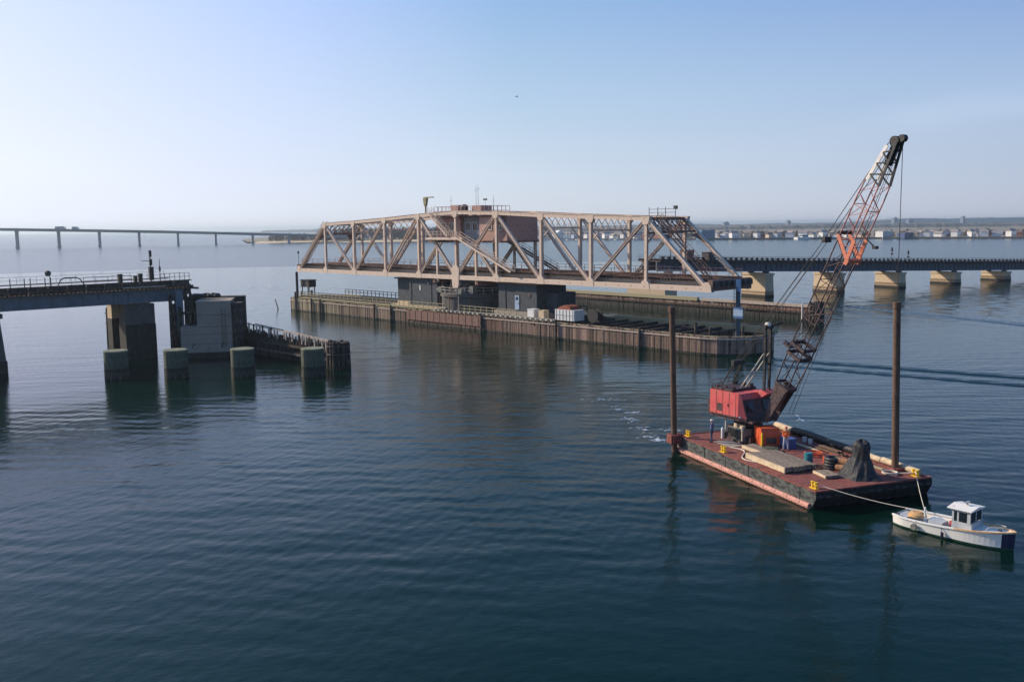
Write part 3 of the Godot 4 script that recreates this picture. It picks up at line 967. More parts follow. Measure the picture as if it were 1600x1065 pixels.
	c1.position = o
	c1.rotation.y = yaw
	b = MB.new()
	b.box(Vector3(22.4, 3.45, 5.0), Vector3(1.2, 1.5, 1.2))
	b.box(Vector3(22.4, 4.24, 5.0), Vector3(1.3, 0.08, 1.3))
	var c2 := solo("control_cabinet", b, M.cream, "small cream cabinet between the pale cabinet and the panelled shed", "cabinet", "cabinets on the fender")
	c2.position = o
	c2.rotation.y = yaw
	var dr := thing("cable_drum", "large dark cable drum standing right of the panelled shed", "cable drum", o + Basis(Vector3.UP, yaw) * Vector3(33.2, 2.9, 4.4), yaw)
	for z in [-0.6, 0.6]:
		b = MB.new()
		b.tube(Vector3(0, 1.1, z - 0.06), Vector3(0, 1.1, z + 0.06), 1.1, 1.1, 24)
		obj("flange", b, M.black_iron, dr)
	b = MB.new()
	b.tube(Vector3(0, 1.1, -0.6), Vector3(0, 1.1, 0.6), 0.62, 0.62, 18)
	obj("cable_coil", b, M.dark_steel, dr)
	# the deck under them carries on over the cross ties to the right
	# navigation post at the right nose
	var nv := thing("navigation_post", "tall blue-topped steel post with a pale sign board at the right nose of the fender", "post", o + Basis(Vector3.UP, yaw) * Vector3(56.6, 0, 0.6), yaw)
	b = MB.new()
	b.tube(Vector3(0, -1, 0), Vector3(0, 8.6, 0), 0.34, 0.34, 16)
	obj("pile", b, mat(66, 88, 104, 0.7, 0.25, Vector3(1, 3, 1), 0.25, 60, 50, 46), nv)
	b = MB.new()
	b.tube(Vector3(0, 8.6, 0), Vector3(0, 10.2, 0), 0.36, 0.36, 16)
	obj("cap", b, M.sign_blue, nv)
	b = MB.new()
	b.box(Vector3(0.5, 5.6, 0.7), Vector3(1.5, 1.6, 0.1))
	obj("sign_board", b, M.sign_blue, nv)
	b = MB.new()
	for k in 18:
		b.box(Vector3(-0.1, 1.5 + k * 0.45, 0.5), Vector3(0.5, 0.05, 0.05))
	for s2 in [-0.35, 0.15]:
		b.box(Vector3(s2, 5.2, 0.5), Vector3(0.06, 8.0, 0.06))
	obj("ladder", b, M.dark_steel, nv)
	for q in [[52.6, 5.2, 4.3, "first dark timber pile standing proud inside the fender's right nose, left of three"], [54.6, 4.6, 3.7, "middle dark timber pile standing proud inside the fender's right nose"], [58.6, 2.6, 4.0, "dark timber pile standing proud right of the navigation post"]]:
		b = MB.new()
		b.tube(Vector3(q[0], -1, q[1]), Vector3(q[0] + 0.15, q[2], q[1]), 0.24, 0.2, 9)
		var np := solo("timber_pile", b, M.timber_dark, q[3], "pile")
		np.position = o
		np.rotation.y = yaw
	# twisted remains of a light bracket
	b = MB.new()
	b.bar(Vector3(49.5, 2.7, 5.0), Vector3(51.6, 5.2, 4.4), 0.12, 0.12)
	b.bar(Vector3(51.6, 5.2, 4.4), Vector3(52.4, 2.7, 4.8), 0.1, 0.1)
	b.bar(Vector3(50.2, 3.6, 4.8), Vector3(52.2, 3.4, 4.7), 0.08, 0.08)
	var lb := solo("bent_bracket", b, M.dark_steel, "bent dark steel bracket left of the navigation post on the fender", "bracket")
	lb.position = o
	lb.rotation.y = yaw

# ---------------------------------------------------------------- right hand side: rest pier, its fender, the trestle
func make_right() -> void:
	var fd := thing("channel_fender", "long pale-topped timber fender wall beyond the swing span, in front of the right rest pier", "fender", W(55.6, 171.3), atan2(0.753, -0.657))
	# local x runs back along the wall, away from the viewer; local -z looks at the viewer
	wall_planks(fd, PackedVector2Array([Vector2(0, 0), Vector2(76, 0)]), 2.5, M.timber_fender, M.algae, 1.0)
	boxed("cap_beam", Vector3(51, 2.75, 0), Vector3(50, 0.7, 0.8), M.timber_pale, fd)
	boxed("cap_beam", Vector3(12.5, 2.72, 0), Vector3(24.8, 0.5, 0.75), M.timber_fender, fd)
	boxed("wale", Vector3(38, 1.5, -0.28), Vector3(75, 0.35, 0.28), M.timber_dark, fd)
	boxed("wale", Vector3(38, 1.5, 0.28), Vector3(75, 0.35, 0.28), M.timber_dark, fd)
	for k in 19:
		var b := MB.new()
		b.tube(Vector3(1.5 + k * 4.0, -1, 0.62), Vector3(1.5 + k * 4.0, 2.3, 0.5), 0.2, 0.18, 7)
		obj("brace_pile", b, M.timber_dark, fd)
	var d := dolphin_cluster("pile_cluster", "dark round cluster of timber piles at the near end of the far fender wall", W(56.2, 170.2), 1.15, 3.5, 13)
	var b := MB.new()
	b.tube(Vector3(54.0, -1, -171.6), Vector3(54.0, 3.3, -171.6), 0.16, 0.15, 8)
	solo("white_pile", b, M.white_paint, "slim white pile just left of the dark pile cluster on the far fender", "pile")
	# rest pier
	var yw := atan2(0.675, 0.738)
	var rp := thing("rest_pier", "tan concrete rest pier at the start of the right trestle, behind the truss end", "pier", W(33.6, 209.6), yw)
	boxed("pier_body", Vector3(1.6, 2.4, -3.6), Vector3(4.4, 7.0, 11.0), M.concrete_warm, rp)
	boxed("pier_cap", Vector3(1.6, 6.05, -3.6), Vector3(5.0, 0.6, 11.6), M.concrete, rp)
	boxed("bearing_block", Vector3(2.2, 6.9, 0.6), Vector3(1.6, 1.2, 1.4), M.concrete, rp)
	boxed("bearing_block", Vector3(2.2, 6.9, -7.0), Vector3(1.6, 1.2, 1.4), M.concrete, rp)
	# piers and spans; the track falls and bends away to the right
	var pt := [[33.6, 209.6, 10.7], [63.7, 228.6, 9.35], [85.8, 241.4, 8.5], [107.8, 255.4, 7.7], [129.4, 268.6, 6.9], [150.3, 280.6, 6.2], [172.0, 293.0, 5.5], [193.5, 305.3, 4.8]]
	var ord := ["first", "second", "third", "fourth", "fifth"]
	for i in range(1, 8):
		var p0: Array = pt[i - 1]
		var p1: Array = pt[i]
		var dx: float = p1[0] - p0[0]
		var dz: float = p1[1] - p0[1]
		var yaw := atan2(dz, dx)
		var deck: float = p1[2]
		if i < 7:
			var tp := thing("trestle_pier", ("tan concrete trestle pier, %s from the truss" % ord[i - 1]) if i <= 5 else "tan concrete trestle pier at the right edge", "pier", W(p1[0], p1[1]), yaw, "trestle piers")
			var top := deck - 3.5
			b = MB.new()
			var f := PackedVector2Array([Vector2(-1.55, 0.7), Vector2(1.55, 0.7), Vector2(1.25, top - 0.5), Vector2(-1.25, top - 0.5)])
			b.prism(f, 7.8, Transform3D(Basis.IDENTITY, Vector3(0, 0, -7.8)))
			obj("shaft", b, M.concrete_warm, tp)
			boxed("wet_shade_foot", Vector3(0, -0.5, -3.9), Vector3(3.2, 2.0, 7.9), M.concrete_wet_shade, tp)
			boxed("stain_band", Vector3(0, 0.95, -3.9), Vector3(3.08, 0.9, 7.84), M.stain, tp)
			boxed("cap", Vector3(0, top - 0.25, -3.9), Vector3(2.9, 0.5, 8.3), M.concrete_warm, tp)
			for z in [-1.3, -6.3]:
				boxed("bearing", Vector3(0, top + 0.2, z), Vector3(1.7, 0.4, 0.7), M.dark_steel, tp)
		# one girder span from pier to pier
		var l := sqrt(dx * dx + dz * dz)
		var slope := atan2(p1[2] - p0[2], l)
		var sp := thing("trestle_span", ("blue-grey plate girder span of the right trestle, %s from the truss" % ["nearest", "second", "third", "fourth", "fifth", "sixth", "last"][i - 1]), "bridge span", W(p0[0], p0[1], p0[2]), yaw, "trestle spans")
		sp.basis = sp.basis * Basis(Vector3(0, 0, 1), slope)
		for z in [-1.3, -6.3]:
			b = MB.new()
			b.box(Vector3(l * 0.5, -2.05, z), Vector3(l - 0.15, 2.1, 0.06))
			for y in [-3.05, -1.02]:
				b.box(Vector3(l * 0.5, y, z), Vector3(l - 0.15, 0.08, 0.5))
			var k := int(l / 1.7)
			for j in k + 1:
				b.box(Vector3(0.15 + j * (l - 0.3) / k, -2.04, z), Vector3(0.07, 1.96, 0.42))
			obj("girder", b, M.trestle_grey, sp)
		b = MB.new()
		var kt := int(l / 0.62)
		for j in kt:
			b.col = Color.WHITE.darkened(R.randf() * 0.4)
			b.box(Vector3((j + 0.5) * l / kt, -0.82, -3.8), Vector3(0.28, 0.3, 7.9))
		stuff(obj("tie", b, M.rail_tie, sp))
		for z in [-0.1, -7.5]:
			boxed("walkway_fascia", Vector3(l * 0.5, -0.62, z), Vector3(l - 0.04, 0.5, 0.12), M.dark_steel, sp)
		for z in [-2.1, -3.5, -4.9, -6.3]:
			boxed("rail", Vector3(l * 0.5, -0.58, z), Vector3(l - 0.04, 0.16, 0.09), M.rail, sp)
		b = MB.new()
		var kp := int(l / 1.75)
		for j in kp:
			b.box(Vector3((j + 0.5) * l / kp, -0.2, -0.12), Vector3(0.85, 0.95, 0.16))
		b.box(Vector3(l * 0.5, 0.1, -0.25), Vector3(l - 0.05, 0.12, 0.08))
		stuff(obj("parapet_post", b, M.dark_steel, sp))
		railing(sp, PackedVector3Array([Vector3(0.2, -0.6, -7.6), Vector3(l - 0.2, -0.6, -7.6)]), 1.0, 1.6, M.dark_steel, 0.04)
	# equipment at the trestle's beginning and small signals along it
	var sig := [[36.5, 212.6, 13.8, "dark signal mast at the start of the right trestle beside the truss end"], [104.0, 254.0, 11.0, "thin dark signal post on the trestle above the third pier"], [110.0, 257.6, 10.0, "short dark signal post on the trestle right of the third pier"]]
	for s in sig:
		b = MB.new()
		b.tube(W(s[0], s[1], s[2] - 4.0), W(s[0], s[1], s[2]), 0.09, 0.07, 8)
		b.box(W(s[0], s[1], s[2] - 0.4), Vector3(0.4, 1.0, 0.35))
		b.box(W(s[0], s[1], s[2] - 1.6), Vector3(0.5, 0.4, 0.45))
		solo("signal_mast", b, M.dark_steel, s[3], "signal mast")
	var eq := [[40.5, 214.0, 10.3, 2.6, 2.2, M.truss_dark, "brown equipment hut on the trestle beside the truss end, left of two"], [46.0, 217.0, 10.1, 2.2, 1.8, M.dark_steel, "dark equipment hut on the trestle beside the truss end, right of two"]]
	for e in eq:
		var hut := thing("equipment_hut", e[6], "hut", W(e[0], e[1], e[2] - 0.4), yw)
		boxed("wall", Vector3(0, e[4] * 0.5, 0), Vector3(e[3], e[4], 2.0), e[5], hut)
		boxed("roof", Vector3(0, e[4] + 0.06, 0), Vector3(e[3] + 0.3, 0.14, 2.3), M.roofing, hut)
		boxed("door", Vector3(0.2, 0.95, 1.02), Vector3(0.8, 1.8, 0.06), M.dark_steel, hut)

func dolphin_cluster(called: String, label: String, at: Vector3, r: float, hgt: float, n: int, group := "") -> Node3D:
	var t := thing(called, label, "piles", at, 0.0, group)
	for i in n:
		var a := TAU * i / n
		var rr := r * (1.0 if i % 2 == 0 else 0.9)
		var b := MB.new()
		b.col = Color.WHITE.darkened(R.randf() * 0.4)
		b.tube(Vector3(cos(a) * rr * 1.08, -1.2, sin(a) * rr * 1.08), Vector3(cos(a) * rr, hgt + R.randf_range(-0.15, 0.15), sin(a) * rr), 0.3, 0.26, 9)
		obj("pile", b, M.timber_dark, t)
	var c := MB.new()
	c.lathe(PackedVector2Array([Vector2(0, -1), Vector2(r * 0.85, -1), Vector2(r * 0.8, hgt - 0.2), Vector2(0, hgt - 0.1)]), 14)
	obj("core", c, M.timber_dark, t)
	for y in [0.55, 0.85]:
		c = MB.new()
		c.lathe(PackedVector2Array([Vector2(r + 0.27, hgt * y - 0.08), Vector2(r + 0.33, hgt * y - 0.08), Vector2(r + 0.31, hgt * y + 0.08), Vector2(r + 0.25, hgt * y + 0.08)]), 20)
		obj("band", c, M.dark_steel, t)
	return t

# ---------------------------------------------------------------- left hand side: approach, rest pier, block, dolphins, fender
func make_left() -> void:
	var yaw := atan2(0.675, 0.738)
	var o := W(-46.6, 135.4)
	var t := thing("approach_span", "blue-grey plate girder railway span ending in mid-air on the left", "bridge span", o, yaw)
	var b: MB
	for z in [-0.9, -8.4]:
		for seg in [[-58.0, -27.0], [-26.9, -0.9]]:
			b = MB.new()
			var l: float = seg[1] - seg[0]
			var mx: float = (seg[0] + seg[1]) * 0.5
			b.box(Vector3(mx, 8.85, z), Vector3(l, 1.75, 0.06))
			for y in [7.98, 9.74]:
				b.box(Vector3(mx, y, z), Vector3(l, 0.09, 0.56))
			var k := int(l / 1.95)
			for j in k + 1:
				b.box(Vector3(seg[0] + 0.1 + j * (l - 0.2) / k, 8.86, z), Vector3(0.08, 1.64, 0.44))
			obj("girder", b, M.girder_blue, t)
	for j in 15:
		b = MB.new()
		b.hbar(Vector3(-57 + j * 4.0, 9.0, -8.2), Vector3(-57 + j * 4.0, 9.0, -1.1), 0.3, 0.7)
		obj("cross_frame", b, M.dark_steel, t)
	b = MB.new()
	for k in 104:
		b.col = Color.WHITE.darkened(R.randf() * 0.5)
		b.box(Vector3(-57.8 + k * 0.555, 9.98, -4.65 + R.randf_range(-0.12, 0.12)), Vector3(0.28, 0.34, 9.3))
	stuff(obj("tie", b, M.rail_tie, t))
	for z in [-2.2, -3.7, -5.7, -7.2]:
		boxed("rail", Vector3(-29, 10.25, z), Vector3(58, 0.17, 0.09), M.rail, t)
	# plank walkway and deep fascia on the near side
	for k in 24:
		b = MB.new()
		b.col = Color.WHITE.darkened(R.randf() * 0.5)
		b.box(Vector3(-56.8 + k * 2.4, 10.45 + R.randf_range(-0.04, 0.04), 0.05), Vector3(2.3, 1.0, 0.14))
		obj("fascia_board", b, M.rail_tie, t)
	boxed("walkway", Vector3(-29, 10.86, -0.6), Vector3(58, 0.12, 1.2), M.rail_tie, t)
	boxed("walkway", Vector3(-29, 10.86, -8.8), Vector3(58, 0.12, 1.2), M.rail_tie, t)
	boxed("ledge", Vector3(-7.0, 10.2, 0.2), Vector3(6.0, 0.14, 0.3), M.timber_fender, t)
	railing(t, PackedVector3Array([Vector3(-15, 10.9, -0.15), Vector3(-8.6, 10.9, -0.15)]), 1.0, 1.6, M.dark_steel, 0.03)
	railing(t, PackedVector3Array([Vector3(-4.6, 10.9, -0.15), Vector3(-0.3, 10.9, -0.15)]), 1.05, 0.7, M.dark_steel, 0.03)
	railing(t, PackedVector3Array([Vector3(-57, 10.9, -9.3), Vector3(-0.3, 10.9, -9.3)]), 1.0, 2.6, M.dark_steel, 0.02)
	# splayed timbers at the broken-off end
	for k in 8:
		b = MB.new()
		var z := -0.5 - k * 1.2
		b.bar(Vector3(-0.9, 9.9 - R.randf() * 0.6, z), Vector3(0.5 + R.randf() * 0.7, 10.3 - R.randf() * 1.3, z + R.randf_range(-0.2, 0.2)), 0.3, 0.3)
		obj("end_timber", b, M.rail_tie, t)
	boxed("end_plate", Vector3(-0.45, 9.6, -4.65), Vector3(0.7, 1.5, 8.8), M.timber_dark, t)
	# posts along the walkway
	for x in [-24.0, -22.3, -21.6, -19.8, -19.1]:
		b = MB.new()
		b.tube(Vector3(x, 10.85, -0.3), Vector3(x, 12.1, -0.3), 0.07, 0.06, 6)
		obj("post", b, M.dark_steel, t)
	var g := thing("pipe_guard", "bent pipe guard rail shaped like a low arch on the left span's walkway", "guard rail", o, yaw)
	b = MB.new()
	b.path(PackedVector3Array([Vector3(-18.3, 10.9, -0.2), Vector3(-17.9, 11.7, -0.2), Vector3(-17.4, 11.95, -0.2), Vector3(-15.9, 11.95, -0.2), Vector3(-15.4, 11.7, -0.2), Vector3(-14.9, 10.9, -0.2)]), 0.075, 8)
	obj("pipe", b, M.dark_steel, g)
	b = MB.new()
	b.tube(Vector3(-16.6, 10.9, -0.2), Vector3(-16.6, 11.95, -0.2), 0.05, 0.05, 6)
	obj("middle_post", b, M.grey_rail, g)
	var sg := thing("round_signal", "small dark round signal on a short post, left end of the left span", "signal", o, yaw)
	b = MB.new()
	b.tube(Vector3(-19.0, 10.9, -1.0), Vector3(-19.0, 12.3, -1.0), 0.05, 0.05, 6)
	obj("post", b, M.grey_rail, sg)
	b = MB.new()
	b.tube(Vector3(-19.2, 12.6, -1.15), Vector3(-19.1, 12.6, -0.9), 0.4, 0.36, 14)
	obj("lamp_head", b, M.dark_steel, sg)
	var ms := thing("signal_mast", "tall dark signal mast, the tallest post on the left span", "signal mast", o + Basis(Vector3.UP, yaw) * Vector3(-5.3, 10.9, -1.6), yaw)
	b = MB.new()
	b.tube(Vector3.ZERO, Vector3(0, 4.4, 0), 0.11, 0.08, 8)
	obj("mast", b, M.black_iron, ms)
	boxed("relay_case", Vector3(0, 1.1, 0.15), Vector3(0.6, 1.9, 0.5), M.black_iron, ms)
	boxed("signal_lamp", Vector3(0, 2.7, 0.18), Vector3(0.36, 0.9, 0.3), M.black_iron, ms)
	boxed("signal_lamp", Vector3(0, 3.9, 0.12), Vector3(0.3, 0.9, 0.3), M.black_iron, ms)
	boxed("arm", Vector3(-0.6, 2.9, 0), Vector3(1.2, 0.08, 0.08), M.black_iron, ms)
	b = MB.new()
	b.tube(Vector3(-3.9, 10.9, -1.8), Vector3(-3.9, 14.0, -1.8), 0.06, 0.04, 6)
	b.box(Vector3(-3.9, 12.6, -1.8), Vector3(0.22, 0.6, 0.22))
	var m2 := solo("signal_mast", b, M.black_iron, "thin dark mast just right of the tallest mast on the left span", "signal mast")
	m2.position = o
	m2.rotation.y = yaw
	var bx := [[-9.9, 1.25, 0.55, "squat dark trackside box with a stub on top, left of three on the left span"], [-7.8, 0.9, 0.4, "thin dark trackside box in the middle of three on the left span"], [-7.1, 1.2, 0.5, "dark trackside box nearest the tall mast on the left span"]]
	for q in bx:
		var tb := thing("trackside_box", q[3], "equipment box", o + Basis(Vector3.UP, yaw) * Vector3(q[0], 10.92, -0.9), yaw)
		boxed("case", Vector3(0, q[1] * 0.45, 0), Vector3(q[2], q[1] * 0.9, 0.5), M.black_iron, tb)
		boxed("lid", Vector3(0, q[1] * 0.93, 0), Vector3(q[2] + 0.1, 0.08, 0.58), M.dark_steel, tb)
	# piers under it
	var p1 := thing("approach_pier", "tapered concrete pier of the left span at the left edge", "pier", o + Basis(Vector3.UP, yaw) * Vector3(-26.9, 0, 0), yaw, "approach piers")
	b = MB.new()
	b.prism(PackedVector2Array([Vector2(-1.75, 1.6), Vector2(1.75, 1.6), Vector2(1.35, 7.1), Vector2(-1.35, 7.1)]), 9.0, Transform3D(Basis.IDENTITY, Vector3(0, 0, -9.2)))
	obj("shaft", b, M.concrete_dark, p1)
	boxed("wet_shade_foot", Vector3(0, 0.2, -4.7), Vector3(3.7, 2.8, 9.2), M.concrete_wet_shade, p1)
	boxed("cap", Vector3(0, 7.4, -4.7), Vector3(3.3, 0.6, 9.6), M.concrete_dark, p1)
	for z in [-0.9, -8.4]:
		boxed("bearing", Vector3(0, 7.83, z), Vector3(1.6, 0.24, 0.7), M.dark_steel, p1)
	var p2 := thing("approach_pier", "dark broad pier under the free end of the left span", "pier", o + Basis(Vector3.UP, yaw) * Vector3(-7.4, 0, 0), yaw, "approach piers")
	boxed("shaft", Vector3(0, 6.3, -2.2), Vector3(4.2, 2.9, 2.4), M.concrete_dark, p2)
	boxed("wet_shade_foot", Vector3(0, 2.0, -2.2), Vector3(4.3, 5.8, 2.5), M.concrete_wet_shade, p2)  # tide-wet low down; above that, dark colour stands in for girder shade
	boxed("shaft", Vector3(0, 6.5, -8.3), Vector3(3.4, 2.2, 1.8), M.concrete_warm, p2)  # pale top paints the sunlit end of the far column, dark below
	boxed("wet_shade_foot", Vector3(0, 2.3, -8.3), Vector3(3.5, 6.2, 1.9), M.concrete_wet_shade, p2)
	for z in [-0.95, -8.4]:
		boxed("bearing", Vector3(0, 7.83, z), Vector3(1.6, 0.2, 0.7), M.dark_steel, p2)
	dolphin_cluster("pile_cluster", "dark pile cluster standing behind the broad pier, left of it", W(-65.4, 152.0), 1.1, 5.6, 11)
	# timber piles at the free end
	var tp := thing("guard_piles", "row of dark upright timber piles at the free end of the left span", "piles", o, yaw)
	for k in 9:
		b = MB.new()
		b.col = Color.WHITE.darkened(R.randf() * 0.5)
		var q := Vector3(-3.6 + k * 0.42 + R.randf_range(-0.1, 0.1), 0, 0.5 + R.randf_range(-0.3, 0.5))
		b.tube(q + Vector3.UP * -1.0, q + Vector3(R.randf_range(-0.2, 0.2), 6.5 + R.randf() * 3.2, R.randf_range(-0.2, 0.1)), 0.3, 0.25, 9)
		obj("pile", b, M.timber_dark, tp)
	b = MB.new()
	b.box(Vector3(-1.8, 6.2, 1.1), Vector3(4.2, 0.4, 0.3))
	b.box(Vector3(-1.8, 3.6, 1.2), Vector3(4.2, 0.4, 0.3))
	obj("wale", b, M.timber_dark, tp)
	boxed("steel_column", Vector3(-2.4, 6.2, 0.7), Vector3(1.0, 6.6, 0.6), M.girder_blue, tp)
	# stepped concrete block
	var bl := thing("rest_block", "stepped grey concrete block in the water at the end of the left span", "concrete block", W(-46.8, 130.2), 0.19)
	boxed("lower_block", Vector3(3.45, 2.6, -3.2), Vector3(6.9, 3.7, 6.4), M.concrete_block, bl)
	boxed("upper_block", Vector3(4.55, 6.15, -3.3), Vector3(4.6, 3.5, 6.0), M.concrete_block, bl)
	boxed("step_block", Vector3(1.3, 5.0, -5.6), Vector3(1.6, 1.4, 1.6), M.concrete_dark, bl)
	boxed("cap_slab", Vector3(4.55, 7.98, -3.4), Vector3(4.8, 0.16, 6.2), M.concrete_block, bl)
	boxed("wet_shade_foot", Vector3(3.45, -0.1, -3.2), Vector3(7.0, 1.8, 6.5), M.concrete_wet_shade, bl)
	for y in [2.0, 3.4, 4.42, 6.1]:
		boxed("pour_joint", Vector3(3.45 if y < 4.4 else 4.55, y, 0.003), Vector3(6.9 if y < 4.4 else 4.6, 0.05, 0.02), M.concrete_dark, bl)
	for x in [1.1, 2.2]:
		boxed("timber_facing", Vector3(x, 5.4, -2.2), Vector3(0.4, 2.0, 0.4), M.timber_dark, bl)
	b = MB.new()
	for k in 13:
		b.box(Vector3(5.9, 1.6 + k * 0.42, 0.12), Vector3(0.5, 0.05, 0.05))
	for x in [5.64, 6.16]:
		b.box(Vector3(x, 4.2, 0.12), Vector3(0.05, 5.6, 0.05))
	obj("ladder", b, M.dark_steel, bl)
	boxed("back_wall", Vector3(4.0, 4.4, -8.0), Vector3(8.6, 7.6, 2.4), M.concrete_wet_shade, bl)
	b = MB.new()
	for k in 7:
		b.lathe(PackedVector2Array([Vector2(0, 0), Vector2(0.5, 0.05), Vector2(0.62, 0.3), Vector2(0.4, 0.6), Vector2(0, 0.66)]), 9, Vector3(1.6 + k * 0.5, 8.16 + R.randf() * 0.2, -5.0 + R.randf_range(-0.6, 0.6)), 0.15, 3)
	stuff(obj("rubble", b, M.black_iron, bl))
	# curved sheet wall right of the block, then the timber fender and its end cluster
	b = MB.new()
	b.lathe(PackedVector2Array([Vector2(1.5, -1), Vector2(1.5, 7.6), Vector2(0, 7.7)]), 28, W(-40.6, 134.6), 0.04, 14)
	solo("sheet_pile_cell", b, M.timber_dark, "tall dark sheet pile cell against the right of the stepped block", "pile cell")
	var fx := 22.4
	var fe := thing("short_fender", "dark timber fender wall with pale post tops running out from the stepped block", "fender", W(-39.4, 136.6), atan2(-0.709, 0.705))
	var n := int(fx / 0.42)
	b = MB.new()
	for k in n:
		b.col = Color.WHITE.darkened(R.randf() * 0.5)
		b.tube(Vector3(0.2 + k * 0.42, -1, R.randf_range(-0.08, 0.08)), Vector3(0.2 + k * 0.42, lerpf(3.7, 2.5, k / float(n)) + R.randf_range(-0.3, 0.2), R.randf_range(-0.1, 0.1)), 0.2, 0.18, 7)
	stuff(obj("pile", b, M.timber_dark, fe))
	for y in [0.9, 2.0]:
		boxed("wale", Vector3(fx * 0.5, y, 0.34), Vector3(fx, 0.3, 0.3), M.timber_dark, fe)
		boxed("wale", Vector3(fx * 0.5, y, -0.34), Vector3(fx, 0.3, 0.3), M.timber_dark, fe)
	var slant := Basis(Vector3(0, 0, 1), -0.052)
	boxed("top_rail", Vector3(fx * 0.5, 3.75, 0.0), Vector3(fx, 0.12, 0.16), M.timber_fender, fe, slant)
	boxed("back_rail", Vector3(fx * 0.5, 3.5, -1.6), Vector3(fx, 0.14, 0.18), M.timber_fender, fe, slant)
	for k in 28:
		if k % 5 != 2:
			boxed("rail_post", Vector3(0.5 + k * 0.8 + R.randf_range(-0.15, 0.15), lerpf(3.8, 2.7, k / 28.0), 0.28), Vector3(0.18, 0.9 + R.randf() * 0.7, 0.18), M.timber_fender if k % 3 else M.timber_dark, fe, Basis(Vector3(0, 0, 1), R.randf_range(-0.1, 0.1)))
	b = MB.new()
	for k in 28:
		b.bar(Vector3(0.5 + k * 0.8, 2.35, 0.3), Vector3(0.7 + k * 0.8, 2.6, -1.7), 0.16, 0.16)
		b.tube(Vector3(0.6 + k * 0.8, -1, -1.7), Vector3(0.6 + k * 0.8, 3.0, -1.6), 0.16, 0.14, 6)
	stuff(obj("raking_brace", b, M.timber_dark, fe))
	dolphin_cluster("pile_cluster", "dark round pile cluster at the free end of the short fender", W(-22.6, 119.6), 1.25, 3.5, 14)
	# four round sheet pile dolphins in a row
	var d0 := thing("dolphin", "round grey-green dolphin in the row before the left pier, leftmost", "dolphin", W(-48.9, 113.4), 0.0, "four round dolphins in a row")
	b = MB.new()
	var pr := PackedVector2Array([Vector2(1.36, 1.3), Vector2(1.36, 3.42)])
	b.lathe(pr, 112, Vector3.ZERO, 0.05, 14)
	obj("sheet_pile_shell", b, M.dolphin, d0)
	b = MB.new()
	b.lathe(PackedVector2Array([Vector2(1.4, -1.2), Vector2(1.38, 1.3)]), 112, Vector3.ZERO, 0.05, 14)
	obj("wet_shade_foot", b, M.algae, d0)
	b = MB.new()
	b.lathe(PackedVector2Array([Vector2(1.43, 3.28), Vector2(1.44, 3.46), Vector2(1.3, 3.5), Vector2(0, 3.46)]), 32)
	obj("cap", b, mat(116, 120, 98, 0.9, 0.15), d0)  # cap colour lightened for the light falling on its top
	dup(d0, W(-41.6, 113.6), 0.3, "round grey-green dolphin in front of the stepped concrete block")
	dup(d0, W(-33.4, 113.8), 0.7, "round grey-green dolphin right of the stepped block, before the dark fender")
	dup(d0, W(-24.6, 113.4), 1.1, "round grey-green dolphin nearest the end of the dark timber fender")

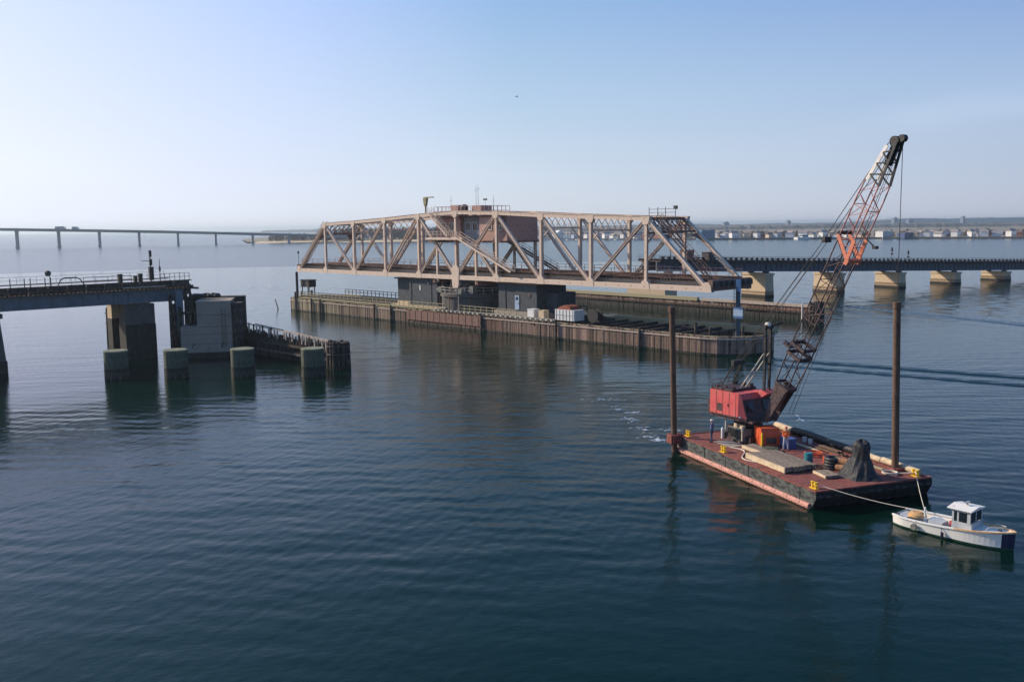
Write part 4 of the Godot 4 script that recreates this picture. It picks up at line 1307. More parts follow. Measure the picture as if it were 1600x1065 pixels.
# ---------------------------------------------------------------- the far viaduct
func make_viaduct() -> void:
	var t := thing("far_viaduct", "long low concrete road viaduct far off across the bay", "viaduct", Vector3.ZERO, 0.0)
	# road profile: east, north, deck height
	var pr := [[-760.0, 1085.0, 26.5], [-601.0, 1138.0, 22.6], [-520.0, 1165.0, 20.2], [-440.0, 1192.0, 17.6], [-366.0, 1217.0, 14.6], [-294.0, 1241.0, 11.6], [-235.0, 1261.0, 9.0], [-180.0, 1280.0, 6.5]]
	for i in pr.size() - 1:
		var a := W(pr[i][0], pr[i][1], pr[i][2])
		var e := W(pr[i + 1][0], pr[i + 1][1], pr[i + 1][2])
		var b := MB.new()
		b.bar(a + Vector3.UP * -1.6, e + Vector3.UP * -1.6, 13.0, 2.0)
		b.bar(a + Vector3.UP * -0.4, e + Vector3.UP * -0.4, 16.0, 0.5)
		obj("deck", b, M.viaduct, t)
		for s in [-7.8, 7.8]:
			b = MB.new()
			var off: Vector3 = (e - a).cross(Vector3.UP).normalized() * s
			b.bar(a + off + Vector3.UP * 0.35, e + off + Vector3.UP * 0.35, 0.4, 1.0)
			obj("parapet", b, M.viaduct, t)
	for k in 14:
		var x := -601.0 - 44.0 * 3 + k * 43.8
		var z := 1138.0 + (x + 601.0) * 0.333
		var y := 0.0
		for i in pr.size() - 1:
			if x >= pr[i][0] and x <= pr[i + 1][0]:
				y = lerpf(pr[i][2], pr[i + 1][2], (x - pr[i][0]) / (pr[i + 1][0] - pr[i][0]))
		if y < 8.0:
			continue
		var b := MB.new()
		b.box(W(x, z, y - 3.6), Vector3(2.8, 1.4, 12.0), Basis(Vector3.UP, 0.32))
		for s in [-3.6, 3.6]:
			b.box(W(x - s * 0.31, z + s * 0.95, y * 0.5 - 3.0), Vector3(2.4, y + 2.0, 2.6), Basis(Vector3.UP, 0.32))
		b.box(W(x, z, 0.4), Vector3(3.4, 1.6, 13.0), Basis(Vector3.UP, 0.32))
		obj("pier", b, M.viaduct, t)
	for q in [[-556.0, "long grey truck crossing the far viaduct, left of two", 13.0], [-540.0, "second grey truck crossing the far viaduct, just right of the other", 9.0]]:
		var x: float = q[0]
		var z := 1138.0 + (x + 601.0) * 0.333
		var y := lerpf(22.6, 20.2, (x + 601.0) / 81.0)
		var tr := thing("truck", q[1], "truck", W(x + 1.5, z - 4.0, y - 0.1), 0.32)
		boxed("cargo_box", Vector3(0, 2.4, 0), Vector3(q[2] - 3.0, 2.9, 2.6), M.panel_grey, tr)
		boxed("cab", Vector3(q[2] * 0.5 - 0.4, 1.9, 0), Vector3(2.0, 2.4, 2.5), M.white_paint, tr)
		boxed("windscreen", Vector3(q[2] * 0.5 + 0.62, 2.4, 0), Vector3(0.08, 0.9, 2.0), M.glass, tr)
		for wx in [-q[2] * 0.5 + 2.2, -q[2] * 0.5 + 3.4, q[2] * 0.5 - 0.6]:
			for wz in [-1.15, 1.15]:
				var b := MB.new()
				b.tube(Vector3(wx, 0.5, wz - 0.15), Vector3(wx, 0.5, wz + 0.15), 0.5, 0.5, 12)
				obj("wheel", b, M.black_iron, tr)

# ---------------------------------------------------------------- far shore
func shore_z(x: float) -> float:
	var xs := [-900.0, -420.0, -363.0, -260.0, -136.0, 2.0, 122.0, 225.0, 389.0, 518.0, 900.0]
	var zs := [7700.0, 7700.0, 1275.0, 1262.0, 1257.0, 1262.0, 1180.0, 1092.0, 1024.0, 944.0, 700.0]
	for i in xs.size() - 1:
		if x <= xs[i + 1]:
			return lerpf(zs[i], zs[i + 1], clampf((x - xs[i]) / (xs[i + 1] - xs[i]), 0, 1))
	return 700.0

func bare_tree(b: MB, at: Vector3, hgt: float, wide: float, twig := 1.0) -> void:
	b.col = Color.WHITE.darkened(R.randf() * 0.45)
	b.tube(at + Vector3.DOWN, at + Vector3.UP * hgt * 0.55, 0.35, 0.18, 5, false)
	var n := 46
	for i in n:
		var a := R.randf() * TAU
		var u := R.randf()
		var rr := wide * sqrt(R.randf()) * sin(PI * (0.25 + 0.7 * u))
		var p := at + Vector3(cos(a) * rr, hgt * (0.28 + 0.72 * u), sin(a) * rr)
		var s := R.randf_range(0.5, 1.4) * twig
		var d := Vector3(R.randf_range(-1, 1), R.randf_range(-0.2, 1), R.randf_range(-1, 1)).normalized()
		var e := Vector3(R.randf_range(-1, 1), R.randf_range(-1, 1), R.randf_range(-1, 1)).normalized()
		b.tri(p - d * s, p + d * s + e * 0.2, p + e * s * 0.7)

func house(label: String, cat: String, at: Vector3, yaw: float, l: float, w: float, h: float, wallm: Material, roofm: Material, gable: bool, group: String, called := "house") -> Node3D:
	var t := thing(called, label, cat, at, yaw, group)
	boxed("wall", Vector3(0, h * 0.5 - 0.4, 0), Vector3(l, h + 0.8, w), wallm, t)
	var b := MB.new()
	if gable:
		b.prism(PackedVector2Array([Vector2(-w * 0.56, h), Vector2(w * 0.56, h), Vector2(0, h + w * 0.42)]), l + 0.8, Transform3D(Basis(Vector3(0, 0, -1), Vector3.UP, Vector3(1, 0, 0)), Vector3(-l * 0.5 - 0.4, 0.003, 0)))
	else:
		b.box(Vector3(0, h + 0.25, 0), Vector3(l + 0.6, 0.5, w + 0.6))
	obj("roof", b, roofm, t)
	var n := maxi(2, int(l / 3.0))
	for s in maxi(1, int(h / 3.0)):
		for j in n:
			boxed("window", Vector3(-l * 0.5 + (j + 0.5) * l / n, 1.7 + s * 2.9, w * 0.5 + 0.03), Vector3(1.2, 1.4, 0.12), M.glass, t)
	return t

func small_boat(label: String, at: Vector3, yaw: float, l: float, group: String, hm: Material) -> Node3D:
	var t := thing("motor_boat", label, "boat", at, yaw, group)
	var b := MB.new()
	var w := l * 0.15
	b.prism(PackedVector2Array([Vector2(-l * 0.5, -w), Vector2(l * 0.2, -w), Vector2(l * 0.5, 0), Vector2(l * 0.2, w), Vector2(-l * 0.5, w)]), l * 0.13, Transform3D(Basis(Vector3(1, 0, 0), Vector3(0, 0, -1), Vector3(0, 1, 0)), Vector3(0, -0.2, 0)))
	obj("hull", b, hm, t)
	boxed("cabin", Vector3(l * 0.02, l * 0.17, 0), Vector3(l * 0.36, l * 0.12, w * 1.3), M.white_paint, t)
	boxed("window", Vector3(l * 0.02, l * 0.18, 0), Vector3(l * 0.366, l * 0.045, w * 1.34), M.glass, t)
	boxed("cabin_roof", Vector3(0, l * 0.24, 0), Vector3(l * 0.44, l * 0.02, w * 1.5), M.white_paint, t)
	return t

func make_shore() -> void:
	# low land with a sea wall
	var b := MB.new()
	var xs := PackedFloat32Array()
	var x := -2600.0
	while x <= 2600.0:
		xs.push_back(x)
		x += 40.0 if absf(x) < 900.0 else 150.0
	for i in xs.size() - 1:
		var a0 := W(xs[i], shore_z(xs[i]), 1.6)
		var a1 := W(xs[i + 1], shore_z(xs[i + 1]), 1.6)
		var f0 := W(xs[i] * 4.0, 7800.0, 3.0)
		var f1 := W(xs[i + 1] * 4.0, 7800.0, 3.0)
		var m0 := W(xs[i] * 1.3, shore_z(xs[i]) + 350.0, 2.0)
		var m1 := W(xs[i + 1] * 1.3, shore_z(xs[i + 1]) + 350.0, 2.0)
		b.quad(a0, a1, m1, m0)
		b.quad(m0, m1, f1, f0)
	var g := obj("far_shore_ground", b, M.land)
	g.set_meta("kind", "structure")
	b = MB.new()
	for i in xs.size() - 1:
		if xs[i] < -150.0:
			continue
		var a0 := W(xs[i], shore_z(xs[i]), 0)
		var a1 := W(xs[i + 1], shore_z(xs[i + 1]), 0)
		b.bar(a0 + Vector3.UP * 0.5, a1 + Vector3.UP * 0.5, 1.2, 2.9)
	solo("sea_wall", b, M.seawall, "low dark sea wall along the far shore below the houses", "sea wall")
	b = MB.new()
	for i in 16:
		var x0 := -345.0 + i * 14.0
		b.quad(W(x0, shore_z(x0) - 34.0 - 12.0 * sin(i * 0.7), 0.1), W(x0 + 14.0, shore_z(x0 + 14.0) - 34.0 - 12.0 * sin((i + 1) * 0.7), 0.1), W(x0 + 14.0, shore_z(x0 + 14.0) + 6.0, 2.2), W(x0, shore_z(x0) + 6.0, 2.2))
	var sd := obj("beach", b, M.sand)
	sd.set_meta("kind", "structure")
	# far rises on the skyline
	var hill := noise(0.0016, 4, 9)
	for row in [[2700.0, 8.0, 9.0, -560.0, 2200.0], [5600.0, 15.0, 12.0, -1500.0, 4400.0]]:
		b = MB.new()
		x = row[3]
		var st := 9.0 if row[0] < 3000.0 else 18.0
		while x < row[4]:
			var h := []
			for q in [x, x + st]:
				var e: float = row[1] + row[2] * (0.55 * hill.get_noise_2d(q, row[0]) + 0.2) + (5.5 if row[0] < 3000.0 else 3.5) * hill.get_noise_2d(q * 26.0, 3.0) + 2.5 * hill.get_noise_2d(q * 90.0, 7.0)
				if row[0] > 3000.0:
					e += 20.0 * smoothstep(1950.0, 2500.0, q)
				h.push_back(maxf(e, 4.0))
			var w0: float = row[0]
			b.quad(W(x, w0, 0), W(x + st, w0, 0), W(x + st, w0 + 30.0, h[1]), W(x, w0 + 30.0, h[0]))
			b.quad(W(x, w0 + 30.0, h[0]), W(x + st, w0 + 30.0, h[1]), W(x + st, w0 + 400.0, h[1] * 0.9), W(x, w0 + 400.0, h[0] * 0.9))
			x += st
		var hl := obj("wooded_hills", b, M.hill)
		hl.set_meta("kind", "structure")
	# towers of a distant town, thin in the haze
	for q in [[1480.0, 3600.0, 34.0, 16.0, "hazy slab tower just left of the crane's hoist line"], [1560.0, 3650.0, 27.0, 22.0, "hazy broad block just right of the crane's hoist line"], [1790.0, 3700.0, 36.0, 10.0, "slim hazy tower standing alone on the skyline at the far right"], [760.0, 3300.0, 24.0, 20.0, "hazy broad block on the skyline just beyond the truss end"], [1010.0, 3400.0, 27.0, 12.0, "hazy tower on the skyline midway between truss end and crane boom"]]:
		var tw := thing("distant_tower", q[4], "tower block", W(q[0], q[1]), 0.2)
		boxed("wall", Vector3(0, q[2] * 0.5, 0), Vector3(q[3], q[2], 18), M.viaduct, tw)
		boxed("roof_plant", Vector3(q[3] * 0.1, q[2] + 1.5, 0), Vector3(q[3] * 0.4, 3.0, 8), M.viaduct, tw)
	# bare winter woods
	b = MB.new()
	for i in 420:
		var tx := R.randf_range(-345.0, -25.0) if i < 200 else R.randf_range(-262.0, -90.0)
		var dense := 1.0 if tx > -235.0 else 0.62
		bare_tree(b, W(tx, shore_z(tx) + R.randf_range(15.0, 90.0), 1.0), R.randf_range(11.0, 18.5) * dense, R.randf_range(4.0, 7.0), 1.9)
	var tl := solo("treeline", b, M.bare_tree, "brown bare winter trees massed along the far shore behind the left of the truss", "trees")
	stuff(tl)
	b = MB.new()
	for i in 330:
		var tx := R.randf_range(-20.0, 640.0)
		bare_tree(b, W(tx * 1.04, shore_z(tx) + R.randf_range(9.0, 150.0), 1.0), R.randf_range(3.5, 8.5), R.randf_range(2.5, 5.0), 1.5)
	stuff(solo("treeline", b, M.bare_tree, "scattered bare trees between and behind the houses of the far right shore", "trees"))
	b = MB.new()
	for i in 420:
		var tx := R.randf_range(-330.0, 1700.0)
		bare_tree(b, W(tx, 1900.0 + R.randf_range(0.0, 500.0), 1.0), R.randf_range(8.0, 14.0), R.randf_range(6.0, 11.0))
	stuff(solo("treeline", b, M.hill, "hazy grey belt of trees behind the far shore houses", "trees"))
	# houses: three rows by colour
	var kinds := [
		[mat(236, 234, 228, 0.8, 0.03), mat(150, 142, 138, 0.9, 0.12), "small white gabled house among the houses of the far right shore", "white houses on the far shore"],
		[mat(216, 198, 174, 0.9, 0.06), mat(112, 100, 96, 0.9, 0.1), "small tan house with a dark roof on the far right shore", "tan houses on the far shore"],
		[mat(186, 196, 208, 0.85, 0.06), mat(140, 140, 146, 0.9, 0.1), "small grey-blue house with a grey roof on the far right shore", "grey houses on the far shore"],
		[mat(150, 98, 84, 0.9, 0.1), mat(120, 104, 98, 0.9, 0.1), "small brick-red house with a pale brown roof on the far right shore", "brick houses on the far shore"],
	]
	var first := {}
	for i in 165:
		var hx := -20.0 + i * 3.9 + R.randf_range(-2.5, 2.5)
		if hx > 212.0 and hx < 246.0 or hx > 393.0 and hx < 428.0 or hx > 48.0 and hx < 70.0:
			continue
		var row := i % 3
		var hz := shore_z(hx) + 14.0 + row * 26.0 + R.randf_range(-4, 4)
		var pick := R.randi_range(0, 9)
		var kd := 0 if pick < 6 else 1 if pick < 8 else 2 if pick < 9 else 3
		var at := W(hx * (1.0 + row * 0.02), hz, 1.7)
		var yaw := 0.75 + R.randf_range(-0.4, 0.4) + (PI * 0.5 if R.randf() < 0.5 else 0.0)
		var kn: Array = kinds[kd]
		var key := "%d_%d" % [kd, R.randi_range(0, 3)]
		if not first.has(key):
			first[key] = house(kn[2], "house", at, yaw, R.randf_range(6.0, 10), R.randf_range(5, 7.5), R.randf_range(3.0, 6.0), kn[0], kn[1], R.randf() < 0.85, kn[3])
		else:
			dup(first[key], at, yaw, kn[2])
	# landmarks
	house("broad blue glazed boat club building standing at the water right of the truss end", "building", W(229, shore_z(229) + 6.0, 0.6), 0.35, 18.0, 12.0, 10.5, mat(96, 124, 156, 0.4, 0.1), mat(110, 130, 150, 0.6, 0.1), false, "", "boat_club")
	house("big white warehouse by the water beneath the crane boom", "warehouse", W(409, shore_z(409) + 10.0, 1.2), 0.5, 16.0, 10.0, 6.6, M.white_paint, M.white_paint, false, "", "warehouse")
	house("long dark blue shed right of the white warehouse", "shed", W(426, shore_z(426) + 6.0, 1.0), 0.5, 14.0, 10.0, 5.0, mat(60, 82, 124, 0.6, 0.1), mat(90, 104, 130, 0.6, 0.1), false, "", "boat_shed")
	house("white steep-gabled boat hall seen through the right half of the truss", "hall", W(63, shore_z(63) + 16.0, 1.2), 1.9, 13.0, 15.0, 5.0, M.white_paint, M.white_paint, true, "", "boat_hall")
	var f1: Node3D
	for q in [[300, -16.0, 22.0, "large white cabin cruiser moored off the far shore left of the crane boom"]]:
		small_boat(q[3], W(q[0] + 25.0, shore_z(q[0] + 25.0) + q[1]), 0.4, q[2], "", M.white_paint)
	for i in 16:
		var bx := 20.0 + i * 11.5 + R.randf_range(-3, 3)
		var at := W(bx, shore_z(bx) - R.randf_range(6.0, 12.0))
		var lab := "white motor boat moored in the row along the far sea wall"
		if i == 0:
			f1 = small_boat(lab, at, R.randf_range(-0.4, 0.9), 10.0, "boats moored along the far shore", M.white_paint)
		else:
			dup(f1, at, R.randf_range(-0.4, 0.9) + (PI if R.randf() < 0.5 else 0.0), lab)

# ---------------------------------------------------------------- the crane barge
const BU := Vector2(0.335, -0.942)
const BV := Vector2(0.942, 0.335)
func B(u: float, v: float, h := 1.2) -> Vector3:   # along the barge toward its bow, across it away from the viewer, height
	return W(20.4 + BU.x * u + BV.x * v, 66.4 + BU.y * u + BV.y * v, h)

func bitt(label: String, u: float, v: float) -> void:
	var t := thing("mooring_bitt", label, "bitt", B(u, v), atan2(-0.942, 0.335), "yellow bitts round the barge deck")
	t.basis = t.basis.scaled(Vector3.ONE * 0.85)
	boxed("base_plate", Vector3(0, 0.03, 0), Vector3(0.75, 0.06, 0.4), M.bitt_yellow, t)
	for s in [-0.2, 0.2]:
		var b := MB.new()
		b.lathe(PackedVector2Array([Vector2(0.1, 0.06), Vector2(0.1, 0.42), Vector2(0.15, 0.44), Vector2(0.15, 0.52), Vector2(0, 0.54)]), 14, Vector3(s, 0, 0))
		obj("bollard", b, M.bitt_yellow, t)
	var c := MB.new()
	c.tube(Vector3(-0.36, 0.3, 0), Vector3(0.36, 0.3, 0), 0.05, 0.05, 8)
	obj("cross_pin", c, M.bitt_yellow, t)

func make_barge() -> void:
	var yaw := atan2(-0.942, 0.335)
	var o := B(0, 0, 0)
	var t := thing("deck_barge", "flat rust-red deck barge carrying the crane", "barge", o, yaw)
	# hull: raked ends, local x toward the bow, local z toward the viewer's left side
	var b := MB.new()
	var prof := PackedVector2Array([Vector2(-8.7, 0.35), Vector2(-7.2, -0.7), Vector2(6.6, -0.7), Vector2(8.3, 0.05), Vector2(8.72, 0.75), Vector2(8.72, 1.16), Vector2(-8.7, 1.16)])
	b.prism(prof, 9.2, Transform3D(Basis.IDENTITY, Vector3(0, 0, -4.6)))
	obj("hull", b, M.hull_black, t)
	boxed("bow_shade_plate", Vector3(8.73, 0.95, 0), Vector3(0.04, 0.42, 9.22), M.bow_shade, t)  # added dark sheets carry the shade of the bow face
	b = MB.new()
	b.quad(Vector3(6.62, -0.71, -4.61), Vector3(6.62, -0.71, 4.61), Vector3(8.32, 0.03, 4.61), Vector3(8.32, 0.03, -4.61))
	b.quad(Vector3(8.32, 0.03, -4.61), Vector3(8.32, 0.03, 4.61), Vector3(8.745, 0.74, 4.61), Vector3(8.745, 0.74, -4.61))
	obj("bow_shade_plate", b, M.bow_shade, t)
	boxed("deck", Vector3(0, 1.18, 0), Vector3(17.36, 0.05, 9.16), M.deck_rust, t)
	for s in [-1.0, 1.0]:
		b = MB.new()
		b.tube(Vector3(-8.6, 0.16, 4.64 * s), Vector3(8.2, 0.16, 4.64 * s), 0.2, 0.2, 10)
		obj("rubbing_strake", b, M.strake, t)
		boxed("deck_edge", Vector3(0, 1.22, 4.56 * s), Vector3(17.4, 0.1, 0.1), M.strake if s < 0 else M.deck_rust, t)
		for k in 6:
			boxed("side_rib", Vector3(-7.4 + k * 2.9, 0.72, 4.61 * s), Vector3(0.07, 0.8, 0.05), M.hull_black, t)
	boxed("bow_edge", Vector3(8.68, 1.22, 0), Vector3(0.1, 0.1, 9.1), M.deck_rust, t)
	boxed("stern_edge", Vector3(-8.66, 1.22, 0), Vector3(0.1, 0.1, 9.1), M.deck_rust, t)
	# welded deck seams and plates
	b = MB.new()
	for k in 7:
		b.box(Vector3(-6.6 + k * 2.2, 1.209, 0), Vector3(0.05, 0.012, 9.0))
	for z in [-2.3, 0.0, 2.3]:
		b.box(Vector3(0, 1.2085, z), Vector3(17.2, 0.01, 0.04))
	obj("weld_seam", b, M.hull_black, t)
	# far bulwark: timber and a rolled black tarpaulin
	for q in [[-7.8, -5.4, 0.52], [2.0, 4.4, 0.4], [4.6, 8.0, 0.42]]:
		b = MB.new()
		b.tube(Vector3(q[0], 1.3 + q[2] * 0.4, -4.2), Vector3(q[1], 1.25 + q[2] * 0.4, -4.25), q[2] * 0.55, q[2] * 0.5, 10)
		var lg := obj("fender_log", b, M.cream, t)
	b = MB.new()
	b.path(PackedVector3Array([Vector3(-5.5, 1.5, -4.2), Vector3(-3.5, 1.52, -4.3), Vector3(-1.0, 1.48, -4.15), Vector3(2.1, 1.45, -4.25)]), 0.3, 10)
	var rt := solo("tarpaulin_roll", b, M.black_iron, "long black rolled tarpaulin along the far edge of the barge deck", "tarpaulin")
	rt.position = o
	rt.rotation.y = yaw
	# spuds
	for s in [["left", -8.25, -5.05, "tall rusty spud pile at the barge's far left corner", 11.6, -0.012], ["right", 6.35, 3.75, "tall rusty spud pile near the barge's bow, by the white boat", 12.7, -0.022]]:
		var sp := thing("spud_pile", s[3], "spud pile", B(s[1], s[2], 0), yaw)
		b = MB.new()
		b.tube(Vector3(0, -3, 0), Vector3(0, s[4] - 0.3, 0), 0.235, 0.235, 18)
		obj("pipe", b, M.spud_rust, sp)
		b = MB.new()
		b.lathe(PackedVector2Array([Vector2(0.25, s[4] - 0.45), Vector2(0.27, s[4] - 0.4), Vector2(0.27, s[4]), Vector2(0.2, s[4] + 0.04), Vector2(0.18, s[4] - 0.5)]), 18)
		obj("collar", b, M.spud_rust, sp)
		sp.basis = Basis(Vector3(0, 0, 1), 0.026) * sp.basis
		b = MB.new()
		for a in 4:
			var d := Vector3(cos(a * PI / 2), 0, sin(a * PI / 2))
			b.box(d * 0.4 + Vector3.UP * 1.1, Vector3(0.75 if a % 2 else 0.2, 0.7, 0.2 if a % 2 else 0.75))
		var wl := solo("spud_guide", b, M.deck_rust, "steel guide collar round the %s spud pile at deck level" % ("stern" if s[0] == "left" else "bow"), "pile guide")
		wl.position = B(s[1], s[2], 0)
		wl.rotation.y = yaw
	bitt("yellow mooring bitt at the barge's stern corner by the left spud", -8.1, -3.9)
	bitt("yellow mooring bitt midway along the barge's near edge", -2.5, -4.2)
	bitt("yellow mooring bitt at the barge's near bow corner", 7.9, -4.1)
	bitt("yellow mooring bitt at the far bow corner, a rope tied to it", 8.0, 3.9)
	# timber mats
	make_mat("large grey timber mat on the deck with a pale plank edge", B(2.05, -2.45, 1.22), yaw, 4.6, 2.5, 0.42, 8)
	make_mat("smaller pale timber mat beside the orange power unit", B(-1.3, -1.7, 1.22), yaw + 0.06, 3.2, 1.0, 0.28, 4)
	make_mat("small pallet of pale planks in front of the tarped mound", B(5.7, -1.4, 1.22), yaw - 0.1, 1.5, 1.0, 0.2, 5)
	# tarp-covered winch
	var tp := MB.new()
	var prf := [[1.5, 0.0], [1.22, 0.22], [0.98, 0.6], [0.84, 0.9], [0.72, 1.12], [0.63, 1.3], [0.6, 1.6], [0.6, 2.1], [0.5, 2.34], [0.25, 2.46], [0.0, 2.5]]
	var sg := 40
	for k in prf.size() - 1:
		for i in sg:
			var q := []
			for w in [[k, i], [k, i + 1], [k + 1, i + 1], [k + 1, i]]:
				var a: float = TAU * (w[1] % sg) / sg
				var pr: Array = prf[w[0]]
				var f: float = 1.0 + (0.09 * sin(a * 5.0 + pr[1] * 2.0) + 0.05 * sin(a * 11.0 - 3.0 * pr[1])) * (1.0 - pr[1] / 2.9)
				var lean: float = 0.12 * pr[1]
				q.push_back(Vector3(cos(a) * pr[0] * f * 1.05 + lean * 0.4, pr[1] + 0.07 * sin(a * 3.0) * (1.0 if w[0] > 3 else 0.0), -sin(a) * pr[0] * f * 0.85))
			tp.quad(q[0], q[1], q[2], q[3])
	var tc := solo("tarped_winch", tp, M.tarp, "tall dark tarpaulin-covered mound on the bow of the barge", "tarpaulin")
	tc.position = B(6.6, 0.5, 1.2)
	tc.rotation.y = yaw
	make_deck_gear(yaw)

func make_mat(label: String, at: Vector3, yaw: float, l: float, w: float, h: float, n: int) -> void:
	var t := thing("timber_mat", label, "timber mat", at, yaw)
	for k in n:
		var b := MB.new()
		b.col = Color.WHITE.darkened(R.randf() * 0.3)
		b.box(Vector3(R.randf_range(-0.08, 0.08), h * 0.6, -w * 0.5 + (k + 0.5) * w / n), Vector3(l, h * 0.8, w / n - 0.03))
		obj("timber", b, M.timber_mat, t)
	for s in [-0.4, 0.0, 0.4]:
		boxed("bearer", Vector3(l * s, h * 0.1, 0), Vector3(0.2, h * 0.2, w), M.timber_dark, t)
	boxed("edge_plank", Vector3(0, h * 0.55, w * 0.5 + 0.05), Vector3(l, h * 0.9, 0.08), M.cream, t)

func make_deck_gear(yaw: float) -> void:
	var b := MB.new()
	# orange power unit and grey generator below the crane
	var pu := thing("power_unit", "orange steel power unit box in front of the crane", "power unit", B(-3.2, 0.1, 1.2), yaw - 0.2)
	b.prism(PackedVector2Array([Vector2(-0.75, 0.12), Vector2(0.75, 0.12), Vector2(0.75, 0.95), Vector2(0.5, 1.4), Vector2(-0.75, 1.4)]), 1.45, Transform3D(Basis.IDENTITY, Vector3(0, 0, -0.72)))
	obj("housing", b, M.orange_box, pu)
	boxed("skid", Vector3(0, 0.06, 0), Vector3(1.8, 0.12, 1.6), M.dark_steel, pu)
	boxed("grille", Vector3(0.76, 0.5, 0), Vector3(0.04, 0.5, 0.8), M.dark_steel, pu)
	boxed("corner_post", Vector3(0.72, 0.6, 0.72), Vector3(0.12, 1.0, 0.12), M.bitt_yellow, pu)
	b = MB.new()
	b.tube(Vector3(-0.3, 1.4, 0.3), Vector3(-0.3, 1.9, 0.3), 0.06, 0.06, 8)
	obj("exhaust", b, M.dark_steel, pu)
	var gn := thing("generator", "grey open-framed generator left of the orange power unit", "generator", B(-5.3, -0.9, 1.2), yaw)
	boxed("engine", Vector3(0, 0.6, 0), Vector3(2.0, 0.8, 1.0), M.gen_grey, gn)
	for k in 9:
		boxed("fin", Vector3(-0.85 + k * 0.21, 0.62, 0.53), Vector3(0.06, 0.7, 0.06), M.black_iron, gn)
	boxed("skid", Vector3(0, 0.1, 0), Vector3(2.5, 0.2, 1.3), M.dark_steel, gn)
	for q in [Vector2(-1.15, -0.6), Vector2(-1.15, 0.6), Vector2(1.15, -0.6), Vector2(1.15, 0.6)]:
		boxed("frame_post", Vector3(q.x, 0.75, q.y), Vector3(0.08, 1.3, 0.08), M.grey_rail, gn)
	b = MB.new()
	b.tube(Vector3(-0.5, 1.0, -0.1), Vector3(-0.5, 1.3, -0.1), 0.32, 0.3, 14)
	b.tube(Vector3(0.3, 1.0, 0), Vector3(0.3, 1.22, 0), 0.22, 0.22, 12)
	obj("air_cleaner", b, M.cream, gn)
	b = MB.new()
	b.lathe(PackedVector2Array([Vector2(0, 0), Vector2(0.12, 0), Vector2(0.12, 0.75), Vector2(0.05, 0.85), Vector2(0, 0.9)]), 12)
	var ga := solo("gas_bottle", b, M.white_paint, "white gas bottle standing left of the grey generator", "gas bottle")
	ga.position = B(-6.5, -1.75, 1.2)
	b = MB.new()
	b.lathe(PackedVector2Array([Vector2(0, 0), Vector2(0.3, 0), Vector2(0.31, 0.4), Vector2(0.3, 0.42), Vector2(0.31, 0.44), Vector2(0.3, 0.86), Vector2(0.26, 0.88), Vector2(0, 0.86)]), 20)
	var dm := solo("drum", b, M.teal, "teal steel drum at the far corner of the large timber mat", "drum")
	dm.position = B(2.9, -0.75, 1.2)
	b = MB.new()
	for k in 4:
		b.lathe(PackedVector2Array([Vector2(0.36, 0.0), Vector2(0.55, 0.02), Vector2(0.6, 0.1), Vector2(0.55, 0.2), Vector2(0.36, 0.2), Vector2(0.32, 0.1), Vector2(0.36, 0.0)]), 22, Vector3(0.03 * k, k * 0.2, 0.02 * sin(k * 2.0)))
	var ty := solo("tyre_stack", b, M.black_iron, "stack of black tyres on deck between the teal drum and the tarped mound", "tyres")
	ty.position = B(4.3, 0.1, 1.2)
	b = MB.new()
	for k in 3:
		b.tube(Vector3(-0.5, 0.24 + (0.4 if k == 2 else 0.0), -0.25 + 0.5 * (k % 2) + (0.25 if k == 2 else 0.0)), Vector3(0.5, 0.24 + (0.4 if k == 2 else 0.0), -0.25 + 0.5 * (k % 2) + (0.25 if k == 2 else 0.0)), 0.24, 0.24, 14)
	var rl := solo("hose_rolls", b, mat(150, 104, 70, 0.85, 0.25, Vector3(0.5, 0.5, 0.5)), "brown rolls of matting right of the tyre stack", "rolls")
	rl.position = B(5.2, 0.5, 1.2)
	rl.rotation.y = yaw + 0.4
	var cr := thing("tool_basket", "open orange tool basket behind the tyre stack", "basket", B(3.5, 0.75, 1.2), yaw)
	boxed("floor", Vector3(0, 0.05, 0), Vector3(1.0, 0.06, 0.7), M.orange_box, cr)
	for q in [[Vector3(0.5, 0.3, 0), Vector3(0.05, 0.5, 0.7)], [Vector3(-0.5, 0.3, 0), Vector3(0.05, 0.5, 0.7)], [Vector3(0, 0.3, 0.35), Vector3(1.0, 0.5, 0.05)], [Vector3(0, 0.3, -0.35), Vector3(1.0, 0.5, 0.05)]]:
		boxed("side", q[0], q[1], M.orange_box, cr)
	b = MB.new()
	b.lathe(PackedVector2Array([Vector2(0, 0), Vector2(0.75, 0.02), Vector2(0.6, 0.22), Vector2(0.25, 0.3), Vector2(0, 0.25)]), 16, Vector3.ZERO, 0.14, 5)
	var nt := solo("net_heap", b, mat(60, 66, 50, 0.95, 0.3, Vector3(0.3, 0.3, 0.3)), "heap of dark green netting on the smaller timber mat", "netting")
	nt.position = B(-1.2, -1.0, 1.3)
	# loose hoses and rope ends on the deck
	b = MB.new()
	var hp := PackedVector3Array()
	for k in 22:
		var f := k / 21.0
		hp.push_back(B(-3.4 + f * 5.0, -3.0 + 0.55 * sin(f * 7.0) - f * 0.8, 1.25))
	b.path(hp, 0.045, 6)
	solo("hose", b, M.rope, "pale hose snaking over the deck beside the near timber mat", "hose")
	b = MB.new()
	hp = PackedVector3Array()
	for k in 40:
		var a := k * 0.5
		hp.push_back(B(7.0 + 0.5 * cos(a), 2.7 + 0.5 * sin(a), 1.26 + k * 0.003))
	for k in 8:
		hp.push_back(B(7.2 + k * 0.1, 3.2 + k * 0.1, 1.27 + 0.02 * k))
	b.path(hp, 0.04, 6)
	solo("rope_coil", b, M.rope, "coil of pale rope on the bow deck beside the right spud", "rope")
